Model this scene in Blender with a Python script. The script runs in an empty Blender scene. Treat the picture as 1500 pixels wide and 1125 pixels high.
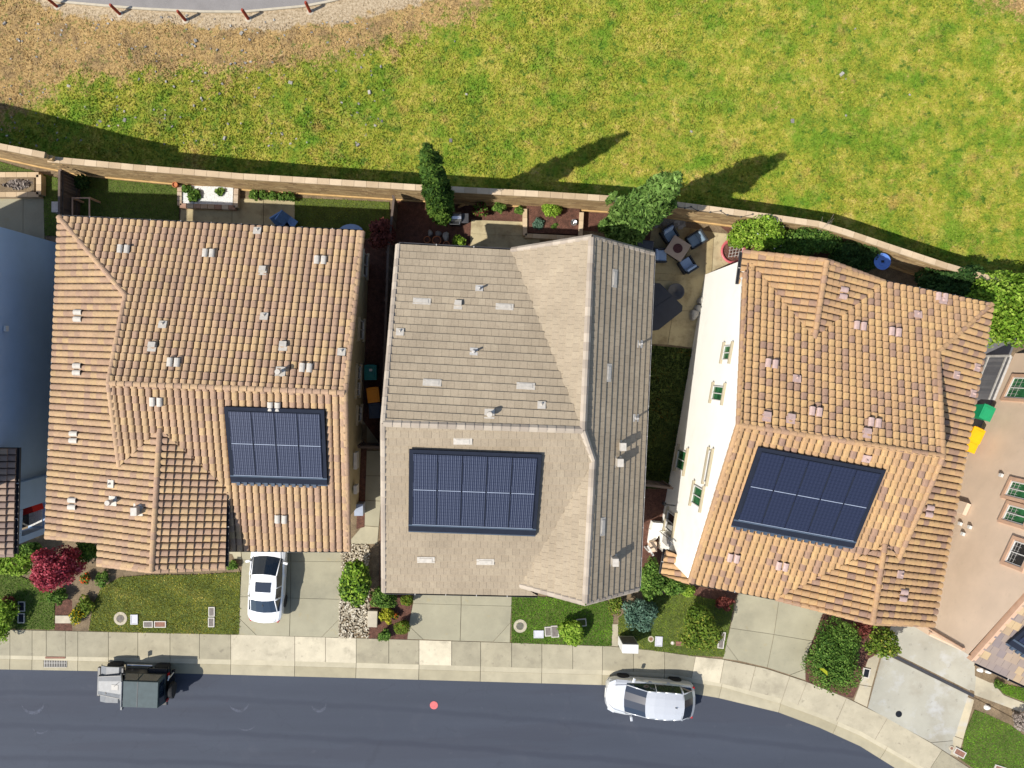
import bpy, math, random
import numpy as np
from mathutils import Vector, Matrix

R = random.Random(7)
NR = np.random.default_rng(11)
C = bpy.context.scene.collection
SC = bpy.context.scene

# ------------------------------------------------------------------ camera
H, F = 36.0, 1000.0          # metres above the yards, focal length in photo pixels (1500 wide)
NX, NY = 700.0, 530.0        # the point straight below the drone
cam = bpy.data.cameras.new('camera')
cam.sensor_fit = 'HORIZONTAL'
cam.sensor_width = 36.0
cam.lens = 36.0 * F / 1500.0
cam.shift_x = (750 - NX) / 1500.0
cam.shift_y = -(562.5 - NY) / 1500.0
cam.clip_start = 0.5
cam.clip_end = 1500
co = bpy.data.objects.new('camera', cam)
co.location = (0, 0, H)
C.objects.link(co)
SC.camera = co

# ------------------------------------------------------------------ light
SUN_EL, SUN_AZ_TO = math.radians(49), math.radians(25)   # shadows run toward this direction
w = bpy.data.worlds.new('World')
SC.world = w
w.use_nodes = True
nt = w.node_tree
bg = nt.nodes['Background']
sky = nt.nodes.new('ShaderNodeTexSky')
sky.sky_type = 'NISHITA'
sky.sun_disc = False
sky.sun_elevation = SUN_EL
sdir = Vector((-math.cos(SUN_AZ_TO) * math.cos(SUN_EL), -math.sin(SUN_AZ_TO) * math.cos(SUN_EL), math.sin(SUN_EL)))
sky.sun_rotation = math.atan2(sdir.x, sdir.y)
nt.links.new(sky.outputs[0], bg.inputs[0])
bg.inputs[1].default_value = 0.12
sl = bpy.data.lights.new('sun', 'SUN')
sl.energy = 4.6
sl.angle = math.radians(0.5)
sl.color = (1.0, 0.95, 0.87)
so = bpy.data.objects.new('sun', sl)
so.rotation_euler = sdir.to_track_quat('Z', 'Y').to_euler()
so.location = (-30, -15, 50)
C.objects.link(so)
SC.view_settings.view_transform = 'Standard'
SC.view_settings.look = 'None'
SC.view_settings.exposure = 0.42
SC.view_settings.gamma = 1.0
SC.view_settings.use_curve_mapping = False
SC.render.engine = 'CYCLES'
SC.cycles.max_bounces = 5

# ------------------------------------------------------------------ helpers
def P(px, py, z=0.0):
    k = (H - z) / F
    return Vector(((px - NX) * k, (NY - py) * k, z))

def pix(v):
    return (NX + v[0] * F / (H - v[2]), NY - v[1] * F / (H - v[2]))

_fx = [-80, -25.2, -19.8, -14.4, -3.6, 7.2, 18, 80]
_fz = [-4.2, -3.0, -2.3, -2.1, -1.65, -1.1, -0.2, 0.0]
def FZ(x):
    return float(np.interp(x, _fx, _fz))

def PF(px, py, dz=0.0):
    z = -1.0
    for _ in range(12):
        z = FZ((px - NX) * (H - z) / F) + dz
    return P(px, py, z)

def tag(o, label=None, cat=None, group=None, kind=None):
    if label: o['label'] = label
    if cat: o['category'] = cat
    if group: o['group'] = group
    if kind: o['kind'] = kind
    return o

PM = {}
def empty(name, loc, label=None, cat=None, group=None, rz=0.0):
    o = bpy.data.objects.new(name, None)
    o.empty_display_size = 0.3
    o.location = loc
    o.rotation_euler = (0, 0, rz)
    C.objects.link(o)
    PM[o] = Matrix.Translation(Vector(loc)) @ Matrix.Rotation(rz, 4, 'Z')
    tag(o, label, cat, group)
    return o

def link(name, me, parent=None, M=None, local=False):
    """link a mesh; M is a world matrix unless local"""
    o = bpy.data.objects.new(name, me)
    C.objects.link(o)
    M = M if M is not None else Matrix.Identity(4)
    if parent is not None:
        o.parent = parent
        if not local:
            o.matrix_parent_inverse = PM[parent].inverted()
            PM[o] = M.copy()
        else:
            PM[o] = PM[parent] @ M
    else:
        PM[o] = M.copy()
    o.matrix_basis = M
    return o

class MB:
    def __init__(s):
        s.v, s.f, s.t = [], [], []
    def poly(s, pts, t=0.5):
        b = len(s.v)
        s.v += [tuple(p) for p in pts]
        s.f.append(tuple(range(b, b + len(pts))))
        s.t.append(t)
    def prism(s, pts, z0, z1, t=0.5, bottom=False):
        pts = [(p[0], p[1]) for p in pts]
        a = sum(pts[i][0] * pts[(i + 1) % len(pts)][1] - pts[(i + 1) % len(pts)][0] * pts[i][1] for i in range(len(pts)))
        if a < 0: pts = pts[::-1]
        n = len(pts)
        b = len(s.v)
        s.v += [(x, y, z1) for x, y in pts] + [(x, y, z0) for x, y in pts]
        s.f.append(tuple(range(b, b + n))); s.t.append(t)
        if bottom:
            s.f.append(tuple(range(b + 2 * n - 1, b + n - 1, -1))); s.t.append(t)
        for i in range(n):
            j = (i + 1) % n
            s.f.append((b + i, b + n + i, b + n + j, b + j)); s.t.append(t)
        return s
    def box(s, c, d, rz=0.0, t=0.5, M=None):
        x, y, z = d[0] / 2, d[1] / 2, d[2] / 2
        b = len(s.v)
        m = M if M is not None else Matrix.Rotation(rz, 4, 'Z')
        for p in [(-x, -y, -z), (x, -y, -z), (x, y, -z), (-x, y, -z), (-x, -y, z), (x, -y, z), (x, y, z), (-x, y, z)]:
            q = m @ Vector(p)
            s.v.append((q.x + c[0], q.y + c[1], q.z + c[2]))
        for f in [(3, 2, 1, 0), (4, 5, 6, 7), (0, 1, 5, 4), (1, 2, 6, 5), (2, 3, 7, 6), (3, 0, 4, 7)]:
            s.f.append(tuple(b + i for i in f)); s.t.append(t)
        return s
    def tube(s, p, q, r0, r1=None, n=8, t=0.5, caps=True):
        r1 = r0 if r1 is None else r1
        p, q = Vector(p), Vector(q)
        d = (q - p).normalized()
        a = d.orthogonal().normalized()
        c = d.cross(a)
        b = len(s.v)
        for o, r in ((p, r0), (q, r1)):
            for i in range(n):
                an = 2 * math.pi * i / n
                s.v.append(tuple(o + a * (r * math.cos(an)) + c * (r * math.sin(an))))
        for i in range(n):
            j = (i + 1) % n
            s.f.append((b + i, b + j, b + n + j, b + n + i)); s.t.append(t)
        if caps:
            s.f.append(tuple(b + n + i for i in range(n))); s.t.append(t)
            s.f.append(tuple(b + n - 1 - i for i in range(n))); s.t.append(t)
        return s
    def lathe(s, c, prof, n=20, t=0.5):
        b = len(s.v)
        for r, z in prof:
            for i in range(n):
                an = 2 * math.pi * i / n
                s.v.append((c[0] + r * math.cos(an), c[1] + r * math.sin(an), c[2] + z))
        for k in range(len(prof) - 1):
            for i in range(n):
                j = (i + 1) % n
                s.f.append((b + k * n + i, b + k * n + j, b + (k + 1) * n + j, b + (k + 1) * n + i)); s.t.append(t)
        if prof[-1][0] > 1e-4:
            s.f.append(tuple(b + (len(prof) - 1) * n + i for i in range(n))); s.t.append(t)
        return s
    def mesh(s, name, m, smooth=False):
        me = bpy.data.meshes.new(name)
        me.from_pydata(s.v, [], s.f)
        me.update()
        at = me.attributes.new('tint', 'FLOAT', 'FACE')
        at.data.foreach_set('value', np.array(s.t, dtype=np.float32))
        if m: me.materials.append(m)
        if smooth: me.polygons.foreach_set('use_smooth', [True] * len(me.polygons))
        return me
    def build(s, name, m, parent=None, local=False, smooth=False, bevel=0.0, **k):
        if parent is None and s.v and not k.get('keep'):
            a = np.array(s.v)
            cx, cy, cz = (a[:, 0].min() + a[:, 0].max()) / 2, (a[:, 1].min() + a[:, 1].max()) / 2, a[:, 2].min()
            s.v = [(x - cx, y - cy, z - cz) for x, y, z in s.v]
            M = Matrix.Translation((cx, cy, cz))
        else:
            M = None
        k.pop('keep', None)
        o = link(name, s.mesh(name, m, smooth), parent, M, local)
        if bevel:
            bm = o.modifiers.new('bevel', 'BEVEL'); bm.width = bevel; bm.segments = 2; bm.limit_method = 'ANGLE'
        return tag(o, k.get('label'), k.get('cat'), k.get('group'), k.get('kind'))

def np_mesh(name, V, Fq, T, m):
    """V (N,3), Fq (M,k) all faces the same size, T (M)"""
    me = bpy.data.meshes.new(name)
    n, (mm, k) = len(V), Fq.shape
    me.vertices.add(n); me.vertices.foreach_set('co', V.astype(np.float32).ravel())
    me.loops.add(mm * k); me.loops.foreach_set('vertex_index', Fq.astype(np.int32).ravel())
    me.polygons.add(mm)
    me.polygons.foreach_set('loop_start', np.arange(0, mm * k, k, dtype=np.int32))
    me.update(calc_edges=True)
    at = me.attributes.new('tint', 'FLOAT', 'FACE')
    at.data.foreach_set('value', T.astype(np.float32))
    me.materials.append(m)
    return me

# ------------------------------------------------------------------ materials
def ramp(nt, stops, interp='LINEAR'):
    r = nt.nodes.new('ShaderNodeValToRGB')
    r.color_ramp.interpolation = interp
    e = r.color_ramp.elements
    while len(e) > 1: e.remove(e[-1])
    e[0].position = stops[0][0]; e[0].color = (*stops[0][1], 1)
    for p, c in stops[1:]:
        x = e.new(p); x.color = (*c, 1)
    return r

def mat(name, col, rough=0.8, var=0.15, scale=3.0, bump=0.0, bscale=40.0, metal=0.0, tints=None, tramp='LINEAR',
        stretch=None, fine=None, spec=0.4, coat=0.0, stains=None, sub=0.0, obj=False):
    m = bpy.data.materials.new(name)
    m.use_nodes = True
    nt = m.node_tree
    N, L = nt.nodes, nt.links
    b = N['Principled BSDF']
    b.inputs['Roughness'].default_value = rough
    b.inputs['Metallic'].default_value = metal
    b.inputs['Specular IOR Level'].default_value = spec
    if coat: b.inputs['Coat Weight'].default_value = coat; b.inputs['Coat Roughness'].default_value = 0.05
    g = N.new('ShaderNodeNewGeometry')
    vec = g.outputs['Position']
    if obj:
        tc = N.new('ShaderNodeTexCoord'); vec = tc.outputs['Object']
    if stretch:
        mp = N.new('ShaderNodeMapping'); mp.inputs['Scale'].default_value = stretch[:3]
        if len(stretch) > 3: mp.inputs['Rotation'].default_value = (0, 0, stretch[3])
        L.new(vec, mp.inputs[0]); svec = mp.outputs[0]
    else: svec = vec
    if tints:
        a = N.new('ShaderNodeAttribute'); a.attribute_name = 'tint'
        r = ramp(nt, tints, tramp); L.new(a.outputs['Fac'], r.inputs[0]); cur = r.outputs[0]
    else:
        c = N.new('ShaderNodeRGB'); c.outputs[0].default_value = (*col, 1); cur = c.outputs[0]
    def noise(v, sc, det=4.0, rg=0.6):
        n = N.new('ShaderNodeTexNoise'); n.inputs['Scale'].default_value = sc; n.inputs['Detail'].default_value = det
        n.inputs['Roughness'].default_value = rg; L.new(v, n.inputs['Vector']); return n
    def mulv(cur, fac_socket, lo, hi):
        mr = N.new('ShaderNodeMapRange'); mr.inputs['From Min'].default_value = 0.3; mr.inputs['From Max'].default_value = 0.7
        mr.inputs['To Min'].default_value = lo; mr.inputs['To Max'].default_value = hi
        L.new(fac_socket, mr.inputs[0])
        vm = N.new('ShaderNodeVectorMath'); vm.operation = 'SCALE'
        L.new(cur, vm.inputs[0]); L.new(mr.outputs[0], vm.inputs['Scale']); return vm.outputs[0]
    if var: cur = mulv(cur, noise(svec, scale).outputs['Fac'], 1 - var, 1 + var)
    if fine: cur = mulv(cur, noise(vec, fine[0], 3, 0.7).outputs['Fac'], 1 - fine[1], 1 + fine[1])
    for st in (stains or []):
        n = noise(vec if not stretch or len(st) < 6 else svec, st[0], 5, 0.62)
        mr = N.new('ShaderNodeMapRange'); mr.inputs['From Min'].default_value = st[1]; mr.inputs['From Max'].default_value = st[2]
        mr.inputs['To Max'].default_value = st[3]
        L.new(n.outputs['Fac'], mr.inputs[0])
        mx = N.new('ShaderNodeMix'); mx.data_type = 'RGBA'
        L.new(mr.outputs[0], mx.inputs[0]); L.new(cur, mx.inputs[6]); mx.inputs[7].default_value = (*st[4], 1); cur = mx.outputs[2]
    L.new(cur, b.inputs['Base Color'])
    if bump:
        n = noise(vec, bscale, 5, 0.7)
        bp = N.new('ShaderNodeBump'); bp.inputs['Strength'].default_value = bump; bp.inputs['Distance'].default_value = 0.02
        L.new(n.outputs['Fac'], bp.inputs['Height']); L.new(bp.outputs[0], b.inputs['Normal'])
    if sub:   # light through leaves
        tr = N.new('ShaderNodeBsdfTranslucent'); ms = N.new('ShaderNodeMixShader'); ms.inputs[0].default_value = sub
        L.new(cur, tr.inputs[0]); L.new(b.outputs[0], ms.inputs[1]); L.new(tr.outputs[0], ms.inputs[2])
        L.new(ms.outputs[0], N['Material Output'].inputs[0])
    return m

def foliage(name, stops, var=0.25):
    return mat(name, None, rough=0.6, var=var, scale=2.0, tints=stops, spec=0.08, sub=0.22)

M = {}
M['tileA'] = mat('tan_clay_tile', None, 0.75, 0.10, 1.2, 0.25, 60, fine=(14, 0.14), spec=0.25,
    stains=[(.45, .52, .75, .22, (.22, .15, .10)), (3.2, .64, .72, .35, (.20, .14, .10))], tints=[(0, (.33, .215, .145)), (.3, (.36, .235, .15)), (.5, (.40, .265, .155)), (.8, (.415, .28, .155)), (1, (.44, .30, .155))])
M['tileB'] = mat('taupe_flat_tile', None, 0.85, 0.09, .7, 0.3, 50, fine=(16, 0.11), spec=0.2,
    stains=[(.4, .50, .75, .25, (.24, .19, .13)), (2.8, .64, .73, .35, (.17, .135, .10))], tints=[(0, (.29, .235, .165)), (.5, (.31, .252, .178)), (1, (.33, .27, .19))])
M['tileD'] = mat('golden_clay_tile', None, 0.75, 0.09, 1.2, 0.25, 60, fine=(14, 0.12), spec=0.25,
    stains=[(.45, .52, .75, .22, (.25, .16, .10)), (3.2, .64, .72, .3, (.20, .13, .09))], tints=[(0, (.27, .17, .12)), (.2, (.305, .19, .125)), (.34, (.38, .235, .125)), (.7, (.42, .26, .125)), (1, (.455, .295, .135))])
M['tileE'] = mat('mixed_flat_tile', None, 0.8, 0.10, 1, 0.25, 50, spec=0.2,
    tints=[(0, (.22, .18, .17)), (.45, (.27, .215, .18)), (.7, (.36, .265, .17)), (1, (.45, .33, .19))])
M['tileF'] = mat('brown_clay_tile', None, 0.8, 0.10, 1, 0.25, 50, spec=0.2,
    tints=[(0, (.17, .12, .10)), (.5, (.24, .175, .14)), (1, (.33, .235, .165))])
M['deck'] = mat('roof_felt', (.05, .035, .028), 0.95, 0.2)
M['ridgeB'] = mat('pale_ridge_tile', None, 0.85, 0.1, 1, 0.2, 50, tints=[(0, (.30, .25, .2)), (1, (.40, .34, .27))], spec=.2)
M['vent_white'] = mat('white_vent_paint', (.46, .42, .36), 0.6, 0.12, 8)
M['vent_pink'] = mat('pinkish_vent_paint', (.44, .31, .27), 0.6, 0.12, 8)
M['valley'] = mat('valley_metal', (.28, .24, .22), 0.6, 0.2, 5)
M['gutter'] = mat('dark_gutter', (.045, .045, .05), 0.5, 0.2, 6)
M['gutter_l'] = mat('pale_gutter', (.42, .40, .37), 0.5, 0.2, 6)
M['stuccoA'] = mat('olive_stucco', (.42, .36, .22), 0.9, 0.06, 1.5, 0.3, 90)
M['stuccoB'] = mat('beige_stucco', (.45, .38, .29), 0.9, 0.06, 1.5, 0.3, 90)
M['stuccoD'] = mat('cream_stucco', (.86, .84, .77), 0.9, 0.03, .8, 0.3, 90, stains=[(.7, .55, .8, .35, (.70, .61, .50))])
M['stuccoE'] = mat('tan_stucco', (.62, .48, .355), 0.9, 0.06, .8, 0.35, 90, stains=[(.5, .5, .72, .5, (.50, .38, .27)), (2.5, .62, .74, .3, (.40, .31, .22))])
M['stuccoF'] = mat('skylit_shade_stucco', (.33, .44, .60), 0.9, 0.05, 1, 0.3, 90)  # blue of the sky-lit shade is mixed into this stucco colour
M['white_trim'] = mat('white_trim', (.60, .585, .55), 0.6, 0.05)
M['tan_trim'] = mat('tan_trim', (.52, .33, .22), 0.7, 0.1)
M['olive_trim'] = mat('olive_trim', (.36, .31, .21), 0.7, 0.1)
M['glass_g'] = mat('window_glass_green', (.03, .13, .05), 0.12, 0.5, 2.2, spec=.8)
M['glass_d'] = mat('window_glass_dark', (.012, .015, .018), 0.06, 0.3, 2, spec=.9)
M['concrete'] = mat('sidewalk_concrete', None, 0.9, 0.12, 1.3, 0.3, 70, fine=(30, .06),
    tints=[(0, (.27, .245, .175)), (.5, (.33, .295, .205)), (.8, (.42, .375, .275)), (1, (.55, .49, .36))],
    stains=[(.8, .53, .70, .5, (.20, .175, .125)), (3.0, .60, .72, .5, (.13, .11, .085))])
M['driveway'] = mat('driveway_concrete', None, 0.9, 0.10, .8, 0.3, 70, fine=(30, .05),
    tints=[(0, (.26, .24, .17)), (.5, (.30, .278, .195)), (1, (.40, .36, .25))],
    stains=[(.55, .53, .70, .45, (.18, .17, .125)), (1.3, .62, .72, .35, (.34, .25, .09)), (4, .64, .72, .35, (.14, .13, .10))])
M['driveE'] = mat('worn_driveway_concrete', None, 0.85, 0.13, .45, 0.3, 70, fine=(30, .05),
    tints=[(0, (.29, .28, .235)), (.5, (.34, .33, .275)), (1, (.46, .40, .275))],
    stains=[(.42, .50, .66, .6, (.24, .215, .16)), (.8, .54, .68, .55, (.44, .45, .46)), (2.6, .62, .70, .45, (.19, .18, .15))])
M['patio'] = mat('patio_concrete', None, 0.9, 0.16, 1.0, 0.3, 70,
    tints=[(0, (.27, .21, .10)), (.5, (.36, .295, .165)), (1, (.44, .38, .24))],
    stains=[(1.3, .50, .68, .6, (.15, .105, .05)), (4, .58, .7, .4, (.12, .09, .05))])
M['kerb'] = mat('kerb_concrete', None, 0.9, 0.10, 1.5, 0.3, 70,
    tints=[(0, (.29, .255, .165)), (.5, (.38, .34, .24)), (1, (.47, .42, .30))], stains=[(1.2, .58, .8, .4, (.20, .17, .11))])
M['asphalt'] = mat('asphalt', (.044, .052, .071), 0.85, 0.07, .7, 0.35, 120, stretch=(.12, 1.3, 1, .045), fine=(45, .10),
    stains=[(.55, .58, .75, .4, (.066, .071, .088)), (.5, .53, .60, .45, (.038, .042, .058), 1), (2.3, .66, .78, .3, (.10, .105, .12))])
M['joint'] = mat('joint_shadow', (.05, .045, .035), 0.95, 0.2)
M['path'] = mat('grey_path', (.21, .195, .185), 0.9, 0.10, 1.0, 0.3, 80, fine=(30, .12))
M['path_edge'] = mat('path_edge_concrete', (.42, .37, .28), 0.9, 0.12)
M['mulch'] = mat('bark_mulch', (.10, .045, .03), 0.95, 0.4, 5, 1.0, 45, fine=(22, .55))
M['dirt'] = mat('yard_soil', (.17, .125, .075), 0.95, 0.3, 2, 0.9, 40, fine=(20, .35))
M['lawn'] = mat('lawn_turf', (.075, .10, .018), 0.95, 0.3, 3, .8, 50, fine=(25, .4))
M['wallblock'] = mat('tan_wall_block', None, 0.9, 0.12, 2, 0.4, 60,
    tints=[(0, (.27, .175, .085)), (.5, (.37, .25, .12)), (1, (.46, .33, .17))])
M['wallcap'] = mat('wall_cap_block', None, 0.9, 0.08, 2, 0.3, 60, tints=[(0, (.42, .31, .19)), (1, (.53, .41, .27))])
M['ledge'] = mat('wall_footing', (.50, .33, .14), 0.9, 0.15)
M['fence'] = mat('weathered_fence_board', None, 0.9, 0.2, 3, 0.3, 40, stretch=(1, 1, .2), tints=[(0, (.075, .055, .045)), (1, (.15, .11, .085))])
M['fence_g'] = mat('grey_fence_board', None, 0.85, 0.12, 3, 0.2, 40, tints=[(0, (.10, .10, .11)), (1, (.15, .148, .155))])
M['post_red'] = mat('red_bollard_paint', (.26, .035, .015), 0.7, 0.2, 6)
M['metal'] = mat('brushed_steel', (.55, .56, .58), 0.28, 0.08, 6, metal=.9)
M['black'] = mat('black_paint', (.012, .013, .016), 0.35, 0.2, 4)
M['rubber'] = mat('tyre_rubber', (.018, .018, .019), 0.85, 0.2, 8)
M['white_car'] = mat('white_car_paint', (.78, .79, .80), 0.25, 0.02, 1, coat=1.0, spec=.5)
M['silver_car'] = mat('silver_car_paint', (.62, .63, .64), 0.3, 0.02, 1, metal=.35, coat=1.0)
M['jeep_paint'] = mat('silver_grey_car_paint', (.13, .138, .145), 0.45, 0.18, 5, metal=.0, coat=.15)
M['jeep_top'] = mat('grey_green_hardtop', (.055, .078, .082), 0.7, 0.15, 3, 0.3, 40)
M['carglass'] = mat('car_glass', (.012, .02, .035), 0.05, 0.0, 1, spec=1.0)
M['tail'] = mat('tail_lamp_red', (.35, .01, .01), 0.2, 0)
M['lamp'] = mat('headlamp_glass', (.6, .62, .65), 0.1, 0, spec=.9)
M['blue_pl'] = mat('blue_cushion', (.13, .24, .46), 0.8, 0.15, 8)
M['teal'] = mat('teal_bin_plastic', (.01, .155, .145), 0.5, 0.08)
M['orange'] = mat('orange_bin_plastic', (.72, .25, .008), 0.5, 0.06)
M['navy'] = mat('navy_bin_plastic', (.018, .032, .06), 0.5, 0.1)
M['green_pl'] = mat('green_bin_plastic', (.01, .27, .11), 0.5, 0.06)
M['yellow_pl'] = mat('yellow_bin_plastic', (.80, .40, .004), 0.5, 0.06)
M['terracotta'] = mat('terracotta', (.42, .15, .06), 0.85, 0.15, 8)
M['pinkpot'] = mat('pink_glazed_pot', (.48, .11, .12), 0.4, 0.1, 6)
M['white_gravel'] = mat('white_gravel', (.62, .62, .60), 0.9, 0.2, 12, 1.0, 60, fine=(40, .25))
M['pebble'] = mat('river_pebble', None, 0.8, 0.15, 8, tints=[(0, (.16, .13, .09)), (.5, (.34, .29, .20)), (1, (.55, .50, .40))])
M['stone'] = mat('grey_stone', None, 0.85, 0.2, 6, 0.4, 30, tints=[(0, (.16, .15, .14)), (1, (.34, .32, .28))])
M['brickpink'] = mat('mixed_edging_stone', None, 0.85, 0.15, 6, 0.3, 40, tints=[(0, (.30, .17, .12)), (.5, (.40, .29, .20)), (1, (.46, .39, .30))])
M['box_lid'] = mat('grey_utility_lid', (.16, .14, .125), 0.85, 0.25, 10)
M['box_rim'] = mat('pale_utility_rim', (.50, .47, .42), 0.85, 0.1, 10)
M['box_white'] = mat('white_utility_lid', (.50, .50, .53), 0.8, 0.06, 10)
M['cover'] = mat('black_furniture_cover', (.018, .020, .028), 0.6, 0.15, 3, 0.2, 20)
M['sling'] = mat('blue_grey_cushion', (.15, .21, .27), 0.85, 0.15, 8)
M['sling_l'] = mat('pale_blue_cushion', (.26, .38, .60), 0.8, 0.1, 8)
M['wicker'] = mat('dark_wicker', (.025, .027, .03), 0.8, 0.2, 20)
M['tabletop'] = mat('taupe_table_top', (.36, .27, .20), 0.7, 0.08, 5)
M['lava'] = mat('lava_rock', (.07, .025, .025), 0.9, 0.5, 20, 1.0, 40)
M['bluetop'] = mat('blue_disc_paint', (.10, .20, .52), 0.5, 0.08, 6)
M['redpaint'] = mat('red_fabric', (.50, .015, .01), 0.7, 0.1)
M['pinkdisc'] = mat('pink_marking', (.55, .13, .13), 0.8, 0.12, 10)
M['bark'] = mat('tree_bark', (.12, .085, .06), 0.95, 0.3, 12, 0.6, 30)
M['rust'] = mat('rusty_lid', (.22, .11, .075), 0.85, 0.25, 10)

M['f_cyp'] = foliage('cypress_foliage', [(0, (.012, .030, .006)), (.5, (.045, .095, .015)), (1, (.13, .20, .03))])
M['f_cyp2'] = foliage('bright_cypress_foliage', [(0, (.025, .058, .012)), (.5, (.10, .18, .035)), (1, (.21, .32, .08))])
M['f_mid'] = foliage('green_leaves', [(0, (.02, .05, .01)), (.45, (.065, .14, .022)), (1, (.19, .29, .055))])
M['f_bright'] = foliage('bright_green_leaves', [(0, (.045, .10, .01)), (.45, (.15, .27, .022)), (1, (.34, .45, .07))])
M['f_dark'] = foliage('dark_green_leaves', [(0, (.012, .03, .008)), (.5, (.03, .07, .016)), (1, (.07, .12, .03))])
M['f_blue'] = foliage('blue_green_leaves', [(0, (.03, .07, .045)), (.5, (.08, .15, .10)), (1, (.16, .25, .18))])
M['f_maple'] = foliage('crimson_maple_leaves', [(0, (.10, .012, .016)), (.5, (.33, .04, .06)), (1, (.60, .16, .19))])
M['f_red'] = foliage('dark_red_leaves', [(0, (.05, .012, .010)), (.5, (.13, .035, .028)), (1, (.25, .08, .06))])
M['f_yellow'] = foliage('yellow_green_leaves', [(0, (.12, .14, .01)), (.5, (.28, .30, .02)), (1, (.50, .46, .05))])
M['f_mix'] = foliage('mixed_green_yellow_leaves', [(0, (.02, .045, .01)), (.5, (.11, .18, .02)), (.85, (.20, .24, .04)), (1, (.40, .33, .06))])
M['f_box'] = foliage('clipped_box_leaves', [(0, (.05, .09, .008)), (.5, (.11, .17, .018)), (.93, (.17, .23, .03)), (1, (.28, .12, .03))])
M['flower_y'] = foliage('yellow_flowers', [(0, (.55, .36, .01)), (1, (.75, .55, .03))])
M['flower_r'] = foliage('red_flowers', [(0, (.6, .05, .01)), (1, (.8, .12, .03))])
M['flower_w'] = foliage('white_flowers', [(0, (.6, .6, .55)), (1, (.8, .8, .75))])
M['twig'] = mat('grey_twig', (.26, .22, .19), 0.9, 0.2, 10)

def road_marks(m):
    nt = m.node_tree; N, L = nt.nodes, nt.links; b = N['Principled BSDF']
    src = b.inputs['Base Color'].links[0].from_socket
    g = N.new('ShaderNodeNewGeometry'); sp = N.new('ShaderNodeSeparateXYZ'); L.new(g.outputs['Position'], sp.inputs[0])
    def mth(op, a, bb, c=None):
        n = N.new('ShaderNodeMath'); n.operation = op
        for i, x in enumerate((a, bb) + (() if c is None else (c,))):
            if isinstance(x, (int, float)): n.inputs[i].default_value = x
            else: L.new(x, n.inputs[i])
        return n.outputs[0]
    X, Y = sp.outputs[0], sp.outputs[1]
    nz = N.new('ShaderNodeTexNoise'); nz.inputs['Scale'].default_value = .6; L.new(g.outputs['Position'], nz.inputs[0])
    wob = mth('MULTIPLY', mth('SUBTRACT', nz.outputs[0], .5), .35)
    cur = src
    X2 = mth('MULTIPLY', mth('MULTIPLY', mth('ADD', X, 22), mth('ADD', X, 22)), -.0012)
    for c0, wd, k in ((-17.55, .13, .32), (-19.35, .14, .36), (-18.5, .5, .12), (-21.0, .12, .3), (-16.9, .3, .10)):
        yc = mth('ADD', mth('MULTIPLY', mth('ADD', X, 22), -.026), c0)
        d = mth('ABSOLUTE', mth('ADD', mth('SUBTRACT', mth('SUBTRACT', Y, yc), X2), wob), 0)
        mr = N.new('ShaderNodeMapRange'); mr.inputs[1].default_value = wd * 1.6; mr.inputs[2].default_value = wd * .5; mr.inputs[3].default_value = 0; mr.inputs[4].default_value = k
        L.new(d, mr.inputs[0])
        mx = N.new('ShaderNodeMix'); mx.data_type = 'RGBA'; L.new(mr.outputs[0], mx.inputs[0]); L.new(cur, mx.inputs[6]); mx.inputs[7].default_value = (.022, .026, .042, 1); cur = mx.outputs[2]
    # fine cracks
    vo = N.new('ShaderNodeTexVoronoi'); vo.feature = 'DISTANCE_TO_EDGE'; vo.inputs['Scale'].default_value = .33
    n2 = N.new('ShaderNodeTexNoise'); n2.inputs['Scale'].default_value = 1.5; n2.inputs['Detail'].default_value = 5; L.new(g.outputs['Position'], n2.inputs[0])
    va = N.new('ShaderNodeVectorMath'); va.operation = 'MULTIPLY_ADD'; L.new(n2.outputs['Color'], va.inputs[0]); va.inputs[1].default_value = (1.2, 1.2, 0); L.new(g.outputs['Position'], va.inputs[2]); L.new(va.outputs[0], vo.inputs['Vector'])
    mr = N.new('ShaderNodeMapRange'); mr.inputs[1].default_value = .012; mr.inputs[2].default_value = .002; mr.inputs[3].default_value = 0; mr.inputs[4].default_value = .16; L.new(vo.outputs[0], mr.inputs[0])
    mk = mth('MULTIPLY', mr.outputs[0], mth('GREATER_THAN', nz.outputs[0], .52))
    mx = N.new('ShaderNodeMix'); mx.data_type = 'RGBA'; L.new(mk, mx.inputs[0]); L.new(cur, mx.inputs[6]); mx.inputs[7].default_value = (.02, .022, .03, 1); cur = mx.outputs[2]
    L.new(cur, b.inputs['Base Color'])
road_marks(M['asphalt'])

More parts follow.
